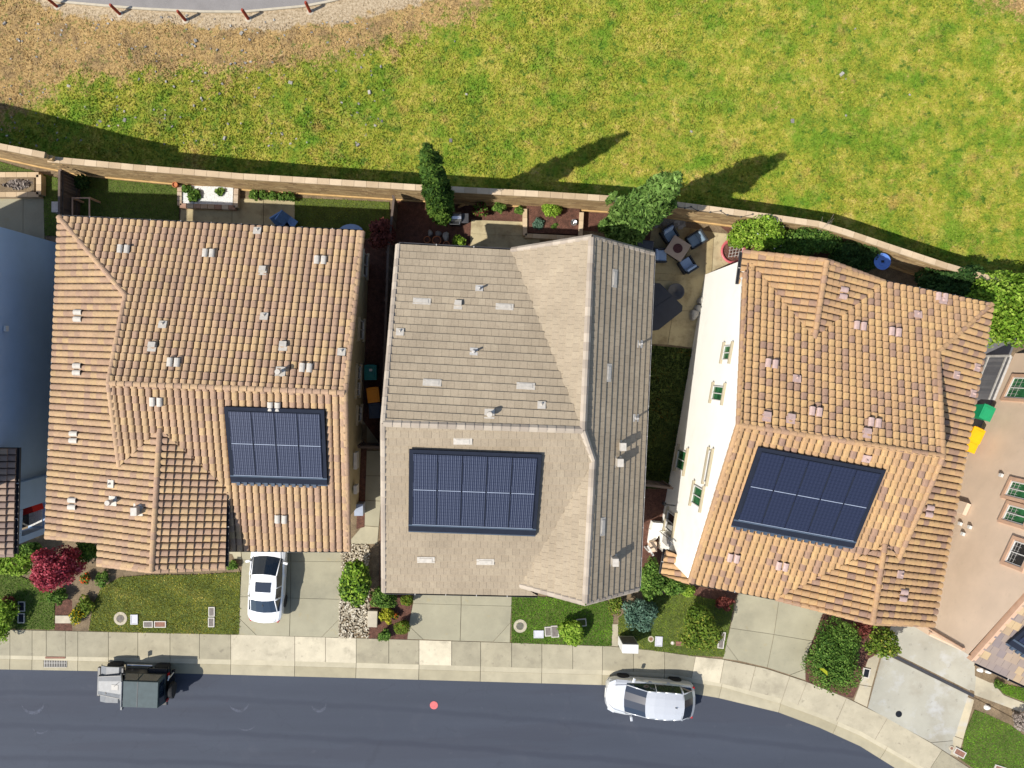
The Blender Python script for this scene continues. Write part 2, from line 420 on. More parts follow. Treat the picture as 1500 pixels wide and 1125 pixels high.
def grass_mat():
    m = bpy.data.materials.new('field_grass'); m.use_nodes = True
    nt = m.node_tree; N, L = nt.nodes, nt.links; b = N['Principled BSDF']
    b.inputs['Roughness'].default_value = 0.8; b.inputs['Specular IOR Level'].default_value = 0.2
    g = N.new('ShaderNodeNewGeometry')
    def noise(sc, det=4, rg=.6):
        n = N.new('ShaderNodeTexNoise'); n.inputs['Scale'].default_value = sc; n.inputs['Detail'].default_value = det; n.inputs['Roughness'].default_value = rg
        L.new(g.outputs['Position'], n.inputs['Vector']); return n.outputs['Fac']
    def mathn(op, a, bb):
        n = N.new('ShaderNodeMath'); n.operation = op
        for i, x in enumerate((a, bb)):
            if isinstance(x, (int, float)): n.inputs[i].default_value = x
            else: L.new(x, n.inputs[i])
        return n.outputs[0]
    def mix(f, a, bb):
        n = N.new('ShaderNodeMix'); n.data_type = 'RGBA'; L.new(f, n.inputs[0])
        for i, x in ((6, a), (7, bb)):
            if isinstance(x, tuple): n.inputs[i].default_value = (*x, 1)
            else: L.new(x, n.inputs[i])
        return n.outputs[2]
    def rng(x, a, bb, lo=0., hi=1.):
        n = N.new('ShaderNodeMapRange'); n.inputs[1].default_value = a; n.inputs[2].default_value = bb; n.inputs[3].default_value = lo; n.inputs[4].default_value = hi
        L.new(x, n.inputs[0]); return n.outputs[0]
    at = N.new('ShaderNodeAttribute'); at.attribute_name = 'tint'
    ad = N.new('ShaderNodeAttribute'); ad.attribute_name = 'dry'
    asd = N.new('ShaderNodeAttribute'); asd.attribute_name = 'sand'
    n1, n2, n3 = noise(.42), noise(1.9), noise(9)
    r = ramp(nt, [(.30, (.08, .155, .018)), (.42, (.17, .235, .022)), (.53, (.29, .305, .032)), (.62, (.41, .36, .065)), (.72, (.52, .42, .14))])
    s = mathn('ADD', mathn('ADD', mathn('MULTIPLY', n1, .35), mathn('MULTIPLY', n2, .50)), mathn('MULTIPLY', rng(n3, 0, 1, -.15, .15), 1.))
    s = mathn('ADD', s, mathn('MULTIPLY', rng(at.outputs['Fac'], 0, 1, .03, .15), 1.))
    L.new(s, r.inputs[0]); cur = r.outputs[0]
    def noff(sc, off, det=5, rg=.62):
        vm = N.new('ShaderNodeVectorMath'); vm.operation = 'ADD'; L.new(g.outputs['Position'], vm.inputs[0]); vm.inputs[1].default_value = off
        n = N.new('ShaderNodeTexNoise'); n.inputs['Scale'].default_value = sc; n.inputs['Detail'].default_value = det; n.inputs['Roughness'].default_value = rg
        L.new(vm.outputs[0], n.inputs['Vector']); return n.outputs['Fac']
    cur = mix(mathn('MULTIPLY', rng(noff(.55, (30, 9, 0)), .48, .62), .7), cur, (.105, .235, .014))
    cur = mix(mathn('MULTIPLY', rng(noff(1.1, (-50, 19, 0)), .54, .68), .45), cur, (.50, .42, .10))
    cur = mix(mathn('MULTIPLY', rng(noff(2.6, (5, -44, 0)), .58, .66), .8), cur, (.055, .14, .014))
    org = mathn('MULTIPLY', rng(noise(.75, 6, .7), .56, .70), .5)
    cur = mix(org, cur, (.42, .24, .09))
    dn = mathn('ADD', mathn('ADD', ad.outputs['Fac'], rng(n2, .3, .7, -.30, .30)), mathn('ADD', rng(noff(.8, (9, -8, 0)), .3, .7, -.28, .28), rng(n3, .3, .7, -.22, .22)))
    rd = ramp(nt, [(.2, (.14, .10, .04)), (.4, (.34, .225, .095)), (.6, (.50, .335, .135)), (.85, (.60, .45, .24))])
    L.new(mathn('ADD', mathn('MULTIPLY', n3, .6), mathn('MULTIPLY', at.outputs['Fac'], .4)), rd.inputs[0])
    cur = mix(rng(dn, .35, .70), cur, rd.outputs[0])
    cur = mix(mathn('MULTIPLY', mathn('MULTIPLY', rng(noff(1.0, (33, 70, 0)), .50, .62), rng(ad.outputs['Fac'], .2, .8)), .55), cur, (.20, .135, .075))
    cur = mix(mathn('MULTIPLY', mathn('MULTIPLY', rng(noff(3.0, (13, -20, 0)), .57, .66), rng(ad.outputs['Fac'], .2, .8)), .7), cur, (.12, .17, .03))
    cur = mix(mathn('MULTIPLY', rng(noff(1.3, (3, 70, 0)), .56, .64), .6), cur, (.16, .12, .07)) if False else cur
    rs = ramp(nt, [(.3, (.24, .18, .10)), (.5, (.44, .34, .22)), (.7, (.56, .46, .31))])
    L.new(n3, rs.inputs[0])
    sn = mathn('ADD', asd.outputs['Fac'], rng(n2, .3, .7, -.3, .3))
    cur = mix(rng(sn, .4, .6), cur, rs.outputs[0])
    L.new(cur, b.inputs['Base Color'])
    bp = N.new('ShaderNodeBump'); bp.inputs['Strength'].default_value = .8; bp.inputs['Distance'].default_value = .04
    L.new(noise(14, 4, .7), bp.inputs['Height']); L.new(bp.outputs[0], b.inputs['Normal'])
    tr = N.new('ShaderNodeBsdfTranslucent'); ms = N.new('ShaderNodeMixShader'); ms.inputs[0].default_value = .15
    L.new(cur, tr.inputs[0]); L.new(b.outputs[0], ms.inputs[1]); L.new(tr.outputs[0], ms.inputs[2]); L.new(ms.outputs[0], N['Material Output'].inputs[0])
    return m
M['field'] = grass_mat()

def solar_mat(name, stripe, lines):
    """cells drawn as printed busbar lines in the panel's own coordinates (x across, y along)"""
    m = bpy.data.materials.new(name); m.use_nodes = True
    nt = m.node_tree; N, L = nt.nodes, nt.links; b = N['Principled BSDF']
    b.inputs['Roughness'].default_value = .22; b.inputs['Specular IOR Level'].default_value = .6
    tc = N.new('ShaderNodeTexCoord'); sx = N.new('ShaderNodeSeparateXYZ'); L.new(tc.outputs['Object'], sx.inputs[0])
    def band(sock, pitch, width):
        a = N.new('ShaderNodeMath'); a.operation = 'DIVIDE'; L.new(sock, a.inputs[0]); a.inputs[1].default_value = pitch
        f = N.new('ShaderNodeMath'); f.operation = 'FRACT'; L.new(a.outputs[0], f.inputs[0])
        c = N.new('ShaderNodeMath'); c.operation = 'LESS_THAN'; L.new(f.outputs[0], c.inputs[0]); c.inputs[1].default_value = width; return c.outputs[0]
    def mix(f, a, bb, k=1.):
        g = N.new('ShaderNodeMath'); g.operation = 'MULTIPLY'; L.new(f, g.inputs[0]); g.inputs[1].default_value = k
        n = N.new('ShaderNodeMix'); n.data_type = 'RGBA'; L.new(g.outputs[0], n.inputs[0])
        if isinstance(a, tuple): n.inputs[6].default_value = (*a, 1)
        else: L.new(a, n.inputs[6])
        n.inputs[7].default_value = (*bb, 1); return n.outputs[2]
    cur = mix(band(sx.outputs[0], stripe[0], stripe[1]), (.018, .022, .045), (.16, .18, .23), stripe[2])
    cur = mix(band(sx.outputs[0], lines, .06), cur, (.008, .010, .020))
    cur = mix(band(sx.outputs[1], lines, .06), cur, (.008, .010, .020))
    L.new(cur, b.inputs['Base Color'])
    return m
M['solar'] = solar_mat('striped_solar_cells', (.0795, .34, .55), .159)
M['solarD'] = solar_mat('square_solar_cells', (.0795, .12, .1), .159)
M['solar_frame'] = mat('black_panel_frame', (.016, .020, .032), .8, .1, spec=.1)
M['solar_rail'] = mat('bright_panel_rail', (.26, .30, .38), .5, .1)
M['solar_skirt'] = mat('blue_grey_flashing', (.05, .07, .10), .5, .12, 4)

# ------------------------------------------------------------------ 2-D clipping and tiled roofs
def clip_rect(poly, u0, u1, v0, v1):
    def cut(ps, ax, lim, keep_less):
        out = []
        n = len(ps)
        for i in range(n):
            a, b = ps[i], ps[(i + 1) % n]
            ia = (a[ax] <= lim) if keep_less else (a[ax] >= lim)
            ib = (b[ax] <= lim) if keep_less else (b[ax] >= lim)
            if ia: out.append(a)
            if ia != ib:
                t = (lim - a[ax]) / (b[ax] - a[ax])
                out.append((a[0] + (b[0] - a[0]) * t, a[1] + (b[1] - a[1]) * t))
        return out
    p = poly
    for ax, lim, kl in ((0, u0, 0), (0, u1, 1), (1, v0, 0), (1, v1, 1)):
        p = cut(p, ax, lim, kl)
        if len(p) < 3: return []
    return p

def area(p):
    return abs(sum(p[i][0] * p[(i + 1) % len(p)][1] - p[(i + 1) % len(p)][0] * p[i][1] for i in range(len(p)))) / 2

class Plane:
    def __init__(s, pts):
        s.raw = [Vector(p) for p in pts]; s.pts = s.raw
        A = np.array([tuple(p) for p in s.pts]); c = A.mean(0)
        _, _, vt = np.linalg.svd(A - c)
        n = Vector(vt[2])
        if n.z < 0: n = -n
        s.n = n.normalized(); s.c = Vector(c)
        up = Vector((0, 0, 1)) - s.n * s.n.z
        s.up = up.normalized(); s.u = s.up.cross(s.n).normalized()   # u, up, n : right handed
        s.pts = [p - s.n * (p - s.c).dot(s.n) for p in s.raw]
        s.o = s.c.copy()
        vs = [(p - s.o).dot(s.up) for p in s.pts]; us = [(p - s.o).dot(s.u) for p in s.pts]
        s.o = s.o + s.up * min(vs) + s.u * min(us)
        s.uv = [((p - s.o).dot(s.u), (p - s.o).dot(s.up)) for p in s.pts]
        s.B = Matrix(((s.u.x, s.up.x, s.n.x, s.o.x), (s.u.y, s.up.y, s.n.y, s.o.y), (s.u.z, s.up.z, s.n.z, s.o.z), (0, 0, 0, 1)))
    def at(s, u, v, h=0): return s.B @ Vector((u, v, h))
    def hit(s, px, py):
        d = P(px, py, 0) - Vector((0, 0, H))
        t = (s.c - Vector((0, 0, H))).dot(s.n) / d.dot(s.n)
        return Vector((0, 0, H)) + d * t
    def uvof(s, p): return ((p - s.o).dot(s.u), (p - s.o).dot(s.up))

def barrel(Wt, L):
    hp = .074
    us = [.055, .13, .28, .5, .72, .87, .945]
    hs = [-.1, .52, .92, 1.0, .92, .52, -.1]
    strips = []
    for i in range(6):
        strips.append((us[i] * Wt, us[i + 1] * Wt, hs[i] * hp, hs[i + 1] * hp))
    return dict(W=Wt, L=L, strips=strips, tilt=.075, drop=.06, stag=0)

def flat(Wt, L):
    g = .0035
    return dict(W=Wt, L=L, strips=[(g, Wt - g, .008, .008)], tilt=.062, drop=.055, stag=1)

def tile_faces(T, u0, v0, tv, poly=None):
    """faces of one tile as lists of (u,v,h)"""
    out = []
    L, ti, dr = T['L'], T['tilt'], T['drop']
    for a, b, ha, hb in T['strips']:
        def hh(u, v):
            k = (u - u0 - a) / (b - a)
            base = ha + (hb - ha) * k
            if v < v0 + .014:  # butt face
                q = (v - v0) / .014
                return (base + ti) * q + (base + ti - dr) * (1 - q) if q < 1 else base + ti
            return base + ti * (1 - (v - v0) / L)
        for (x0, x1, y0, y1, kind) in ((u0 + a, u0 + b, v0 + .014, v0 + L + .02, 0), (u0 + a, u0 + b, v0, v0 + .014, 1)):
            ring = [(x0, y0), (x1, y0), (x1, y1), (x0, y1)]
            if poly is not None:
                ring = clip_rect(poly, x0, x1, y0, y1)
                if len(ring) < 3 or area(ring) < 1e-5: continue
            f = []
            for (x, y) in ring:
                if kind == 0: h = ha + (hb - ha) * (x - x0) / (x1 - x0) + ti * (1 - (y - v0 - .014) / L)
                else: h = ha + (hb - ha) * (x - x0) / (x1 - x0) + ti - dr * (1 - (y - v0) / .014)
                f.append((x, y, h + tv))
            out.append(f)
    return out

class Roof:
    """collects tiles of one house; the largest whole ones become objects, the rest one stuff mesh"""
    def __init__(s, house, material, T, tint):
        s.house, s.mat, s.T, s.tint = house, material, T, tint
        s.deck = MB(); s.rest = MB(); s.cand = []; s.facets = {}
    def facet(s, name, pts, T=None, hole=None):
        T = T or s.T
        pl = Plane(pts)
        s.facets[name] = pl
        top = [p - pl.n * .015 for p in pl.pts]; bot = [p - pl.n * .16 for p in pl.pts]
        a = sum(pl.uv[i][0] * pl.uv[(i + 1) % len(pl.uv)][1] - pl.uv[(i + 1) % len(pl.uv)][0] * pl.uv[i][1] for i in range(len(pl.uv)))
        if a < 0: top, bot = top[::-1], bot[::-1]
        s.deck.poly(top); s.deck.poly(bot[::-1])
        for i in range(len(top)):
            j = (i + 1) % len(top)
            s.deck.poly([top[i], bot[i], bot[j], top[j]])
        poly = pl.uv
        umax = max(u for u, v in poly); vmax = max(v for u, v in poly)
        nv = int(vmax / T['L']) + 1; nu = int(umax / T['W']) + 2
        for j in range(nv):
            off = -(T['W'] * (.5 * (j % 2) + (R.random() * .12 if T['stag'] else 0))) if T['stag'] else 0
            for i in range(nu):
                u0, v0 = i * T['W'] + off, j * T['L']
                full = clip_rect(poly, u0, u0 + T['W'], v0, v0 + T['L'])
                if not full: continue
                ar = area(full); tt = s.tint(); tv = R.uniform(0, .004)
                if ar < 1e-4: continue
                if ar > .9995 * T['W'] * T['L']:
                    c = pl.at(u0 + T['W'] / 2, v0 + T['L'] / 2)
                    q = pix(c)
                    if -8 < q[0] < 1508 and -8 < q[1] < 1133 and not (hole and hole(q[0], q[1])):
                        a1 = Vector(pix(pl.at(u0, v0))); a2 = Vector(pix(pl.at(u0 + T['W'], v0))); a3 = Vector(pix(pl.at(u0, v0 + T['L'])))
                        e1, e2 = a2 - a1, a3 - a1
                        s.cand.append((abs(e1.x * e2.y - e1.y * e2.x), pl, u0, v0, tt, tv, T))
                        continue
                    for f in tile_faces(T, u0, v0, tv): s.rest.poly([pl.at(*p) for p in f], tt)
                else:
                    for f in tile_faces(T, u0, v0, tv, poly): s.rest.poly([pl.at(*p) for p in f], tt)
        return pl
    def finish(s, limit=300):
        s.roof = s.deck.build('roof', M['deck'], s.house)
        s.cand.sort(key=lambda c: -c[0])
        variants = {}
        for k, (_, pl, u0, v0, tt, tv, T) in enumerate(s.cand):
            if k < limit:
                key = (id(T), round(tt * 7))
                if key not in variants:
                    mb = MB()
                    for f in tile_faces(T, 0, 0, 0): mb.poly(f, round(tt * 7) / 7)
                    variants[key] = mb.mesh('roof_tile', s.mat)
                Mx = pl.B @ Matrix.Translation((u0, v0, tv + .001))
                link('roof_tile', variants[key], s.roof, Mx)
            else:
                for f in tile_faces(T, u0, v0, tv): s.rest.poly([pl.at(*p) for p in f], tt)
        if s.rest.v:
            s.rest.build('roof_tiles', s.mat, s.roof, kind='stuff')
        return s.roof

def frame_from(p, q, up):
    x = (q - p).normalized(); z = (up - x * up.dot(x)).normalized(); y = z.cross(x)
    return Matrix(((x.x, y.x, z.x, p.x), (x.y, y.y, z.y, p.y), (x.z, y.z, z.z, p.z), (0, 0, 0, 1)))

def cap_meshes(kind, m, L, r, tints):
    out = []
    for t in tints:
        mb = MB()
        if kind == 'round':
            n = 6
            prof = [(math.cos(math.pi * i / n), math.sin(math.pi * i / n)) for i in range(n + 1)]
            for x0, x1, r0, r1, dz0, dz1 in ((0, L + .03, r, r * .88, .025, 0),):
                for i in range(n):
                    (c0, s0), (c1, s1) = prof[i], prof[i + 1]
                    mb.poly([(x0, c0 * r0, s0 * r0 * .8 + dz0), (x1, c0 * r1, s0 * r1 * .8 + dz1), (x1, c1 * r1, s1 * r1 * .8 + dz1), (x0, c1 * r0, s1 * r0 * .8 + dz0)], t)
                mb.poly([(0, c * r, s_ * r * .8 + .025) for c, s_ in prof][::-1], t)
                mb.poly([(0, r, .025), (0, r, -.05), (L, r * .88, -.05), (L, r * .88, 0)], t)
                mb.poly([(0, -r, -.05), (0, -r, .025), (L, -r * .88, 0), (L, -r * .88, -.05)], t)
        else:
            a = r; hgt = .07
            pr = [(-a, -.04), (-a * .35, hgt), (a * .35, hgt), (a, -.04)]
            for i in range(3):
                (y0, z0), (y1, z1) = pr[i], pr[i + 1]
                mb.poly([(.008, y0, z0 + .03), (.008, y1, z1 + .03), (L + .02, y1, z1), (L + .02, y0, z0)][::-1], t)
            mb.poly([(.008, y, z + .03) for y, z in pr] + [(.008, a, -.07), (.008, -a, -.07)], t)
        out.append(mb.mesh('ridge_tile', m))
    return out

def caps(roof, p, q, meshes, L=.34, up=Vector((0, 0, 1)), lift=.035, name='ridge_tile'):
    p, q = Vector(p), Vector(q)
    n = max(1, round((q - p).length / L)); st = (q - p) / n
    k = st.length / L
    for i in range(n):
        Mx = frame_from(p + st * i, q, up) @ Matrix.Translation((0, 0, lift)) @ Matrix.Diagonal((k, 1, 1, 1))
        link(name, R.choice(meshes), roof, Mx)

def gutter(house, p, q, out, m='gutter', w=.11):
    p, q = Vector(p), Vector(q)
    d = (q - p).normalized(); o = Vector(out).normalized()
    mb = MB()
    a, b = p - Vector((0, 0, .02)), q - Vector((0, 0, .02))
    z = Vector((0, 0, .11))
    mb.poly([a, a + o * .005 - z, b + o * .005 - z, b]); mb.poly([a - z, a - z + o * w, b - z + o * w, b - z])
    mb.poly([a - z + o * w, a + o * w, b + o * w, b - z + o * w]); mb.poly([a + o * w, a + o * (w - .015), b + o * (w - .015), b + o * w])
    n = max(2, int((q - p).length / 1.3))
    for i in range(1, n):
        c = p + (q - p) * i / n
        mb.box(c + o * w / 2 - Vector((0, 0, .02)), (.03, w, .02), rz=math.atan2(d.y, d.x), t=1)
    g = mb.build('gutter', M[m], house)
    hb = MB()
    for i in range(1, n):
        c = p + (q - p) * i / n
        hb.box(c + o * w / 2 - Vector((0, 0, .005)), (.035, w + .01, .015), rz=math.atan2(d.y, d.x))
    hb.build('gutter_bracket', M['gutter_l'], g)
    return g

hB_ref = [None]
def roof_item(roof, pl, px, py, kind, m, w=.3, h=.33):
    p = pl.hit(px, py)
    if roof.parent is not hB_ref[0]: p = p + pl.n * .07
    B = pl.B.copy(); B.translation = p
    Z = Matrix.Translation(p)
    mb = MB()
    if kind == 'pair':
        B = B @ Matrix.Translation((-.30, -.17, .055))
        vt = barrel(.285, .36)
        for i in (0, 1):
            for f in tile_faces(vt, i * .305, 0, 0): mb.poly(f)
            mb.poly([(i * .305, 0, -.03), (i * .305 + .285, 0, -.03), (i * .305 + .285, .02, .05), (i * .305, .02, .05)])
        o = link('roof_vent', mb.mesh('roof_vent', M[m]), roof, B)
    elif kind == 'slot':
        mb.box((0, 0, .045), (w, h, .05)); mb.box((0, -.01, .075), (w * .72, h * .62, .03))
        o = link('roof_vent', mb.mesh('roof_vent', M[m]), roof, B)
    elif kind == 'pipe':
        mb.box((0, 0, .045), (.34, .34, .04), M=(Matrix.Translation((0, 0, 0)) @ pl.B.to_3x3().to_4x4()))
        mb.tube((0, 0, -.05), (0, 0, .45), .045, n=10); mb.lathe((0, 0, .1), [(.12, -.08), (.05, .05)], 10)
        o = link('vent_pipe', mb.mesh('vent_pipe', M[m]), roof, Z)
    elif kind == 'cap':
        mb.box((0, 0, .05), (.42, .42, .03), M=pl.B.to_3x3().to_4x4())
        mb.tube((0, 0, -.05), (0, 0, .42), .07, n=12); mb.tube((0, 0, .38), (0, 0, .52), .13, .11, n=14)
        o = link('vent_pipe', mb.mesh('vent_pipe', M[m]), roof, Z)
    elif kind == 'hood':
        mb.box((0, .10, .05), (.36, .30, .03), M=None)
        o0 = MB(); mb2 = mb
        mb2.poly([(-.15, -.12, .04), (.15, -.12, .04), (.15, -.12, .15), (-.15, -.12, .15)]); mb2.box((0, -.03, .13), (.30, .22, .09))
        o = link('vent_hood', mb2.mesh('vent_hood', M[m]), roof, B)
    elif kind == 'box':
        mb.box((0, 0, .22), (.26, .34, .46)); mb.box((0, 0, .02), (.5, .5, .05), M=pl.B.to_3x3().to_4x4())
        o = link('vent_box', mb.mesh('vent_box', M[m]), roof, Z)
    elif kind == 'flap':
        mb.poly([(-.2, -.16, .06), (.2, -.16, .06), (.12, -.16, .10), (-.12, -.16, .10)])
        mb.box((0, 0, .06), (.34, .32, .06)); mb.tube((.0, .02, .03), (.0, -.06, .17), .04, n=8)
        o = link('vent_flap', mb.mesh('vent_flap', M[m]), roof, B)
    return o

def solar_array(house, pl, corners, nx, ny, mkey, rail=True, skirt=True, lift=.27):
    """corners in photo pixels: far-left, far-right, near-right, near-left; panels lie just above the plane"""
    q = Plane([p + pl.n * lift for p in pl.pts])
    w3 = [q.hit(*c) for c in corners]
    uvs = [((p - w3[3]).dot(q.u), (p - w3[3]).dot(q.up)) for p in w3]
    # least-squares rectangle
    e = ((w3[2] - w3[3]) + (w3[1] - w3[0])) / 2; n = q.n
    x = e.normalized(); y = n.cross(x)
    Lx = e.length - .30; Ly = (((w3[0] - w3[3]) + (w3[1] - w3[2])) / 2).dot(y) - .22
    c = (w3[0] + w3[1] + w3[2] + w3[3]) / 4
    o = c - x * Lx / 2 - y * Ly / 2
    B = Matrix(((x.x, y.x, n.x, o.x), (x.y, y.y, n.y, o.y), (x.z, y.z, n.z, o.z), (0, 0, 0, 1)))
    sk = .30 if skirt else 0
    pw, ph = Lx / nx, (Ly - sk) / ny
    for j in range(ny):
        for i in range(nx):
            Mx = B @ Matrix.Translation((i * pw, sk + j * ph, 0))
            if 'pm' not in locals():
                mb = MB(); g = .018
                mb.box((pw / 2, ph / 2, 0), (pw - 2 * g, ph - 2 * g, .04)); pm = mb.mesh('solar_panel', M[mkey])
                fb = MB()
                for cx, cy, dx, dy in ((pw / 2, g, pw - g, .03), (pw / 2, ph - g, pw - g, .03), (g, ph / 2, .03, ph - 3 * g), (pw - g, ph / 2, .03, ph - 3 * g)):
                    fb.box((cx, cy, .001), (dx * .999, dy * .6, .042))
                fm = fb.mesh('frame', M['solar_frame'])
            s_ = link('solar_panel', pm, house, Mx)
            link('frame', fm, s_, Mx)
    # dark apron under and beside the panels, bright middle rail, lower flashing
    ab = MB(); ab.box((Lx / 2, Ly / 2 + .05, -.06), (Lx + .34, Ly + .22, .08)); link('mounting_frame', ab.mesh('mounting_frame', M['solar_frame']), house, B)
    if rail:
        for j in range(1, ny):
            for i in range(nx):
                rb = MB(); rb.box(((i + .5) * pw, sk + j * ph, .026), (pw * .93, .03, .01)); link('panel_rail', rb.mesh('panel_rail', M['solar_rail']), house, B)
        rb = MB(); rb.box((Lx / 2, sk, .028), (Lx, .02, .012)); link('panel_rail', rb.mesh('panel_rail', M['solar_rail']), house, B)
    if skirt:
        sb = MB(); N_ = int((Lx) / .30)
        sb.poly([(-.17, -.16, -.10), (Lx + .17, -.16, -.10), (Lx + .17, sk - .02, .0), (-.17, sk - .02, .0)])
        if mkey == 'solarD' or pl in BARREL:
            for i in range(N_):
                sb.box((.15 + i * .30, -.10, -.06), (.15, .24, .06))
        link('flashing', sb.mesh('flashing', M['solar_skirt']), house, B)
BARREL = []

def wall_prism(mb, pts_base, ztops):
    """closed ring of wall faces; each corner has its own top height"""
    n = len(pts_base)
    for i in range(n):
        j = (i + 1) % n
        a, b = pts_base[i], pts_base[j]
        mb.poly([(a[0], a[1], -.05), (b[0], b[1], -.05), (b[0], b[1], ztops[j]), (a[0], a[1], ztops[i])])

def wall_window(house, a, b, px, py, gw, gh, glass, trimw=0, frame='white_trim', trim='olive_trim', zc=None, surround=False, grid=0, split=True):
    """a->b is the wall foot (seen from outside left to right); the window centre is where the pixel ray meets the wall"""
    a, b = Vector((a[0], a[1], 0)), Vector((b[0], b[1], 0))
    d = (b - a).normalized(); n = Vector((d.y, -d.x, 0))
    r = P(px, py, 0) - Vector((0, 0, H)); t = (a - Vector((0, 0, H))).dot(n) / r.dot(n)
    c = Vector((0, 0, H)) + r * t
    B = Matrix(((d.x, 0, n.x, c.x), (d.y, 0, n.y, c.y), (0, 1, 0, c.z), (0, 0, 0, 1)))   # x along wall, y up, z outward
    fb = MB(); t_ = .05
    for cx, cy, dx, dy in ((0, gh / 2, gw + t_, t_), (0, -gh / 2, gw + t_, t_), (-gw / 2, 0, t_, gh - t_), (gw / 2, 0, t_, gh - t_)): fb.box((cx, cy, .03), (dx, dy, .07))
    if split: fb.box((0, 0, .03), (.04, gh - t_, .06))
    wn = link('window', fb.mesh('window', M[frame]), house, B)
    pb = MB(); pb.box((0, 0, .012), (gw - .01, gh - .01, .02)); link('pane', pb.mesh('pane', M[glass]), wn, B)
    if trimw:
        for y in (gh / 2 + .10, -gh / 2 - .10):
            sb = MB(); sb.box((0, y, .06), (trimw, .09, .12)); link('sill' if y < 0 else 'lintel', sb.mesh('sill', M[trim]), wn, B)
    if surround:
        for cx, cy, dx, dy in ((0, gh / 2 + .12, gw + .42, .16), (0, -gh / 2 - .12, gw + .42, .16), (-gw / 2 - .12, 0, .16, gh + .08), (gw / 2 + .12, 0, .16, gh + .08)):
            sb = MB(); sb.box((cx, cy, .05), (dx, dy, .11)); link('trim', sb.mesh('trim', M['tan_trim']), wn, B)
    if grid:
        gb = MB()
        for i in range(1, 5): gb.box((-gw / 2 + gw * i / 5, -gh * .25, .026), (.012, gh * .45, .01))
        gb.box((0, -gh * .12, .028), (gw, .012, .01)); gb.box((0, -gh * .32, .028), (gw, .012, .01))
        link('grille', gb.mesh('grille', M['gutter_l']), wn, B)
    return wn

# ================================================================== terrain
WO = [(-420, 118), (0, 211), (65, 223.5), (198, 242), (350, 254.8), (475, 262.5), (615, 271.5), (783, 280.5), (900, 288), (976, 294.5), (1083, 308.5), (1144, 316.7), (1200, 325), (1240, 337), (1299, 357), (1383, 385), (1420, 396), (1458, 407), (1486, 416), (1560, 442)]
ZW = 2.4
wall_line = [P(x, y, ZW) for x, y in WO]                       # outer top edge of the boundary wall
wall_ext = [Vector((-140, wall_line[0].y + 20, ZW))] + wall_line + [Vector((140, wall_line[-1].y - 42, ZW))]
def wall_y(x):
    return float(np.interp(x, [p.x for p in wall_ext], [p.y for p in wall_ext]))

def sstep(a, b, x):
    t = min(1, max(0, (x - a) / (b - a))); return t * t * (3 - 2 * t)
def dryness(px, py):
    yb = np.interp(px, [-80, 0, 100, 200, 300, 400, 500, 600, 700, 760, 1400, 1440, 1500, 1600], [190, 178, 112, 100, 108, 96, 74, 48, 8, -60, -60, -10, 18, 30])
    return 1 - sstep(yb - 42, yb + 55, py)
def sandiness(px, py):
    ys = np.interp(px, [-80, 0, 50, 93, 200, 300, 400, 477, 560, 640, 700], [-50, -20, 0, 18, 28, 34, 40, 32, 14, -4, -40])
    return 1 - sstep(ys - 14, ys + 22, py)

def build_field():
    xs = list(np.arange(-140, -30, 10.)) + list(np.arange(-30, 34, .5)) + list(np.arange(34, 141, 10.))
    ts = list(np.arange(0, 16, .5)) + list(np.arange(16, 26, 1.)) + [30, 40, 60, 100, 160, 240]
    V, Fq, dry, sand = [], [], [], []
    for x in xs:
        y0 = wall_y(x) - .1
        for t in ts:
            y = y0 + t; z = FZ(x) + .05 * math.sin(x * .5) * math.cos(y * .4)
            V.append((x, y, z)); q = pix((x, y, z))
            dry.append(dryness(*q)); sand.append(sandiness(*q))
    n = len(ts)
    for i in range(len(xs) - 1):
        for j in range(n - 1):
            Fq.append((i * n + j, (i + 1) * n + j, (i + 1) * n + j + 1, i * n + j + 1))
    me = np_mesh('field', np.array(V), np.array(Fq), np.full(len(Fq), .5), M['field'])
    for nm, val in (('dry', dry), ('sand', sand)):
        at = me.attributes.new(nm, 'FLOAT', 'POINT'); at.data.foreach_set('value', np.array(val, dtype=np.float32))
    me.polygons.foreach_set('use_smooth', [True] * len(me.polygons))
    tag(link('field', me), kind='structure')
build_field()

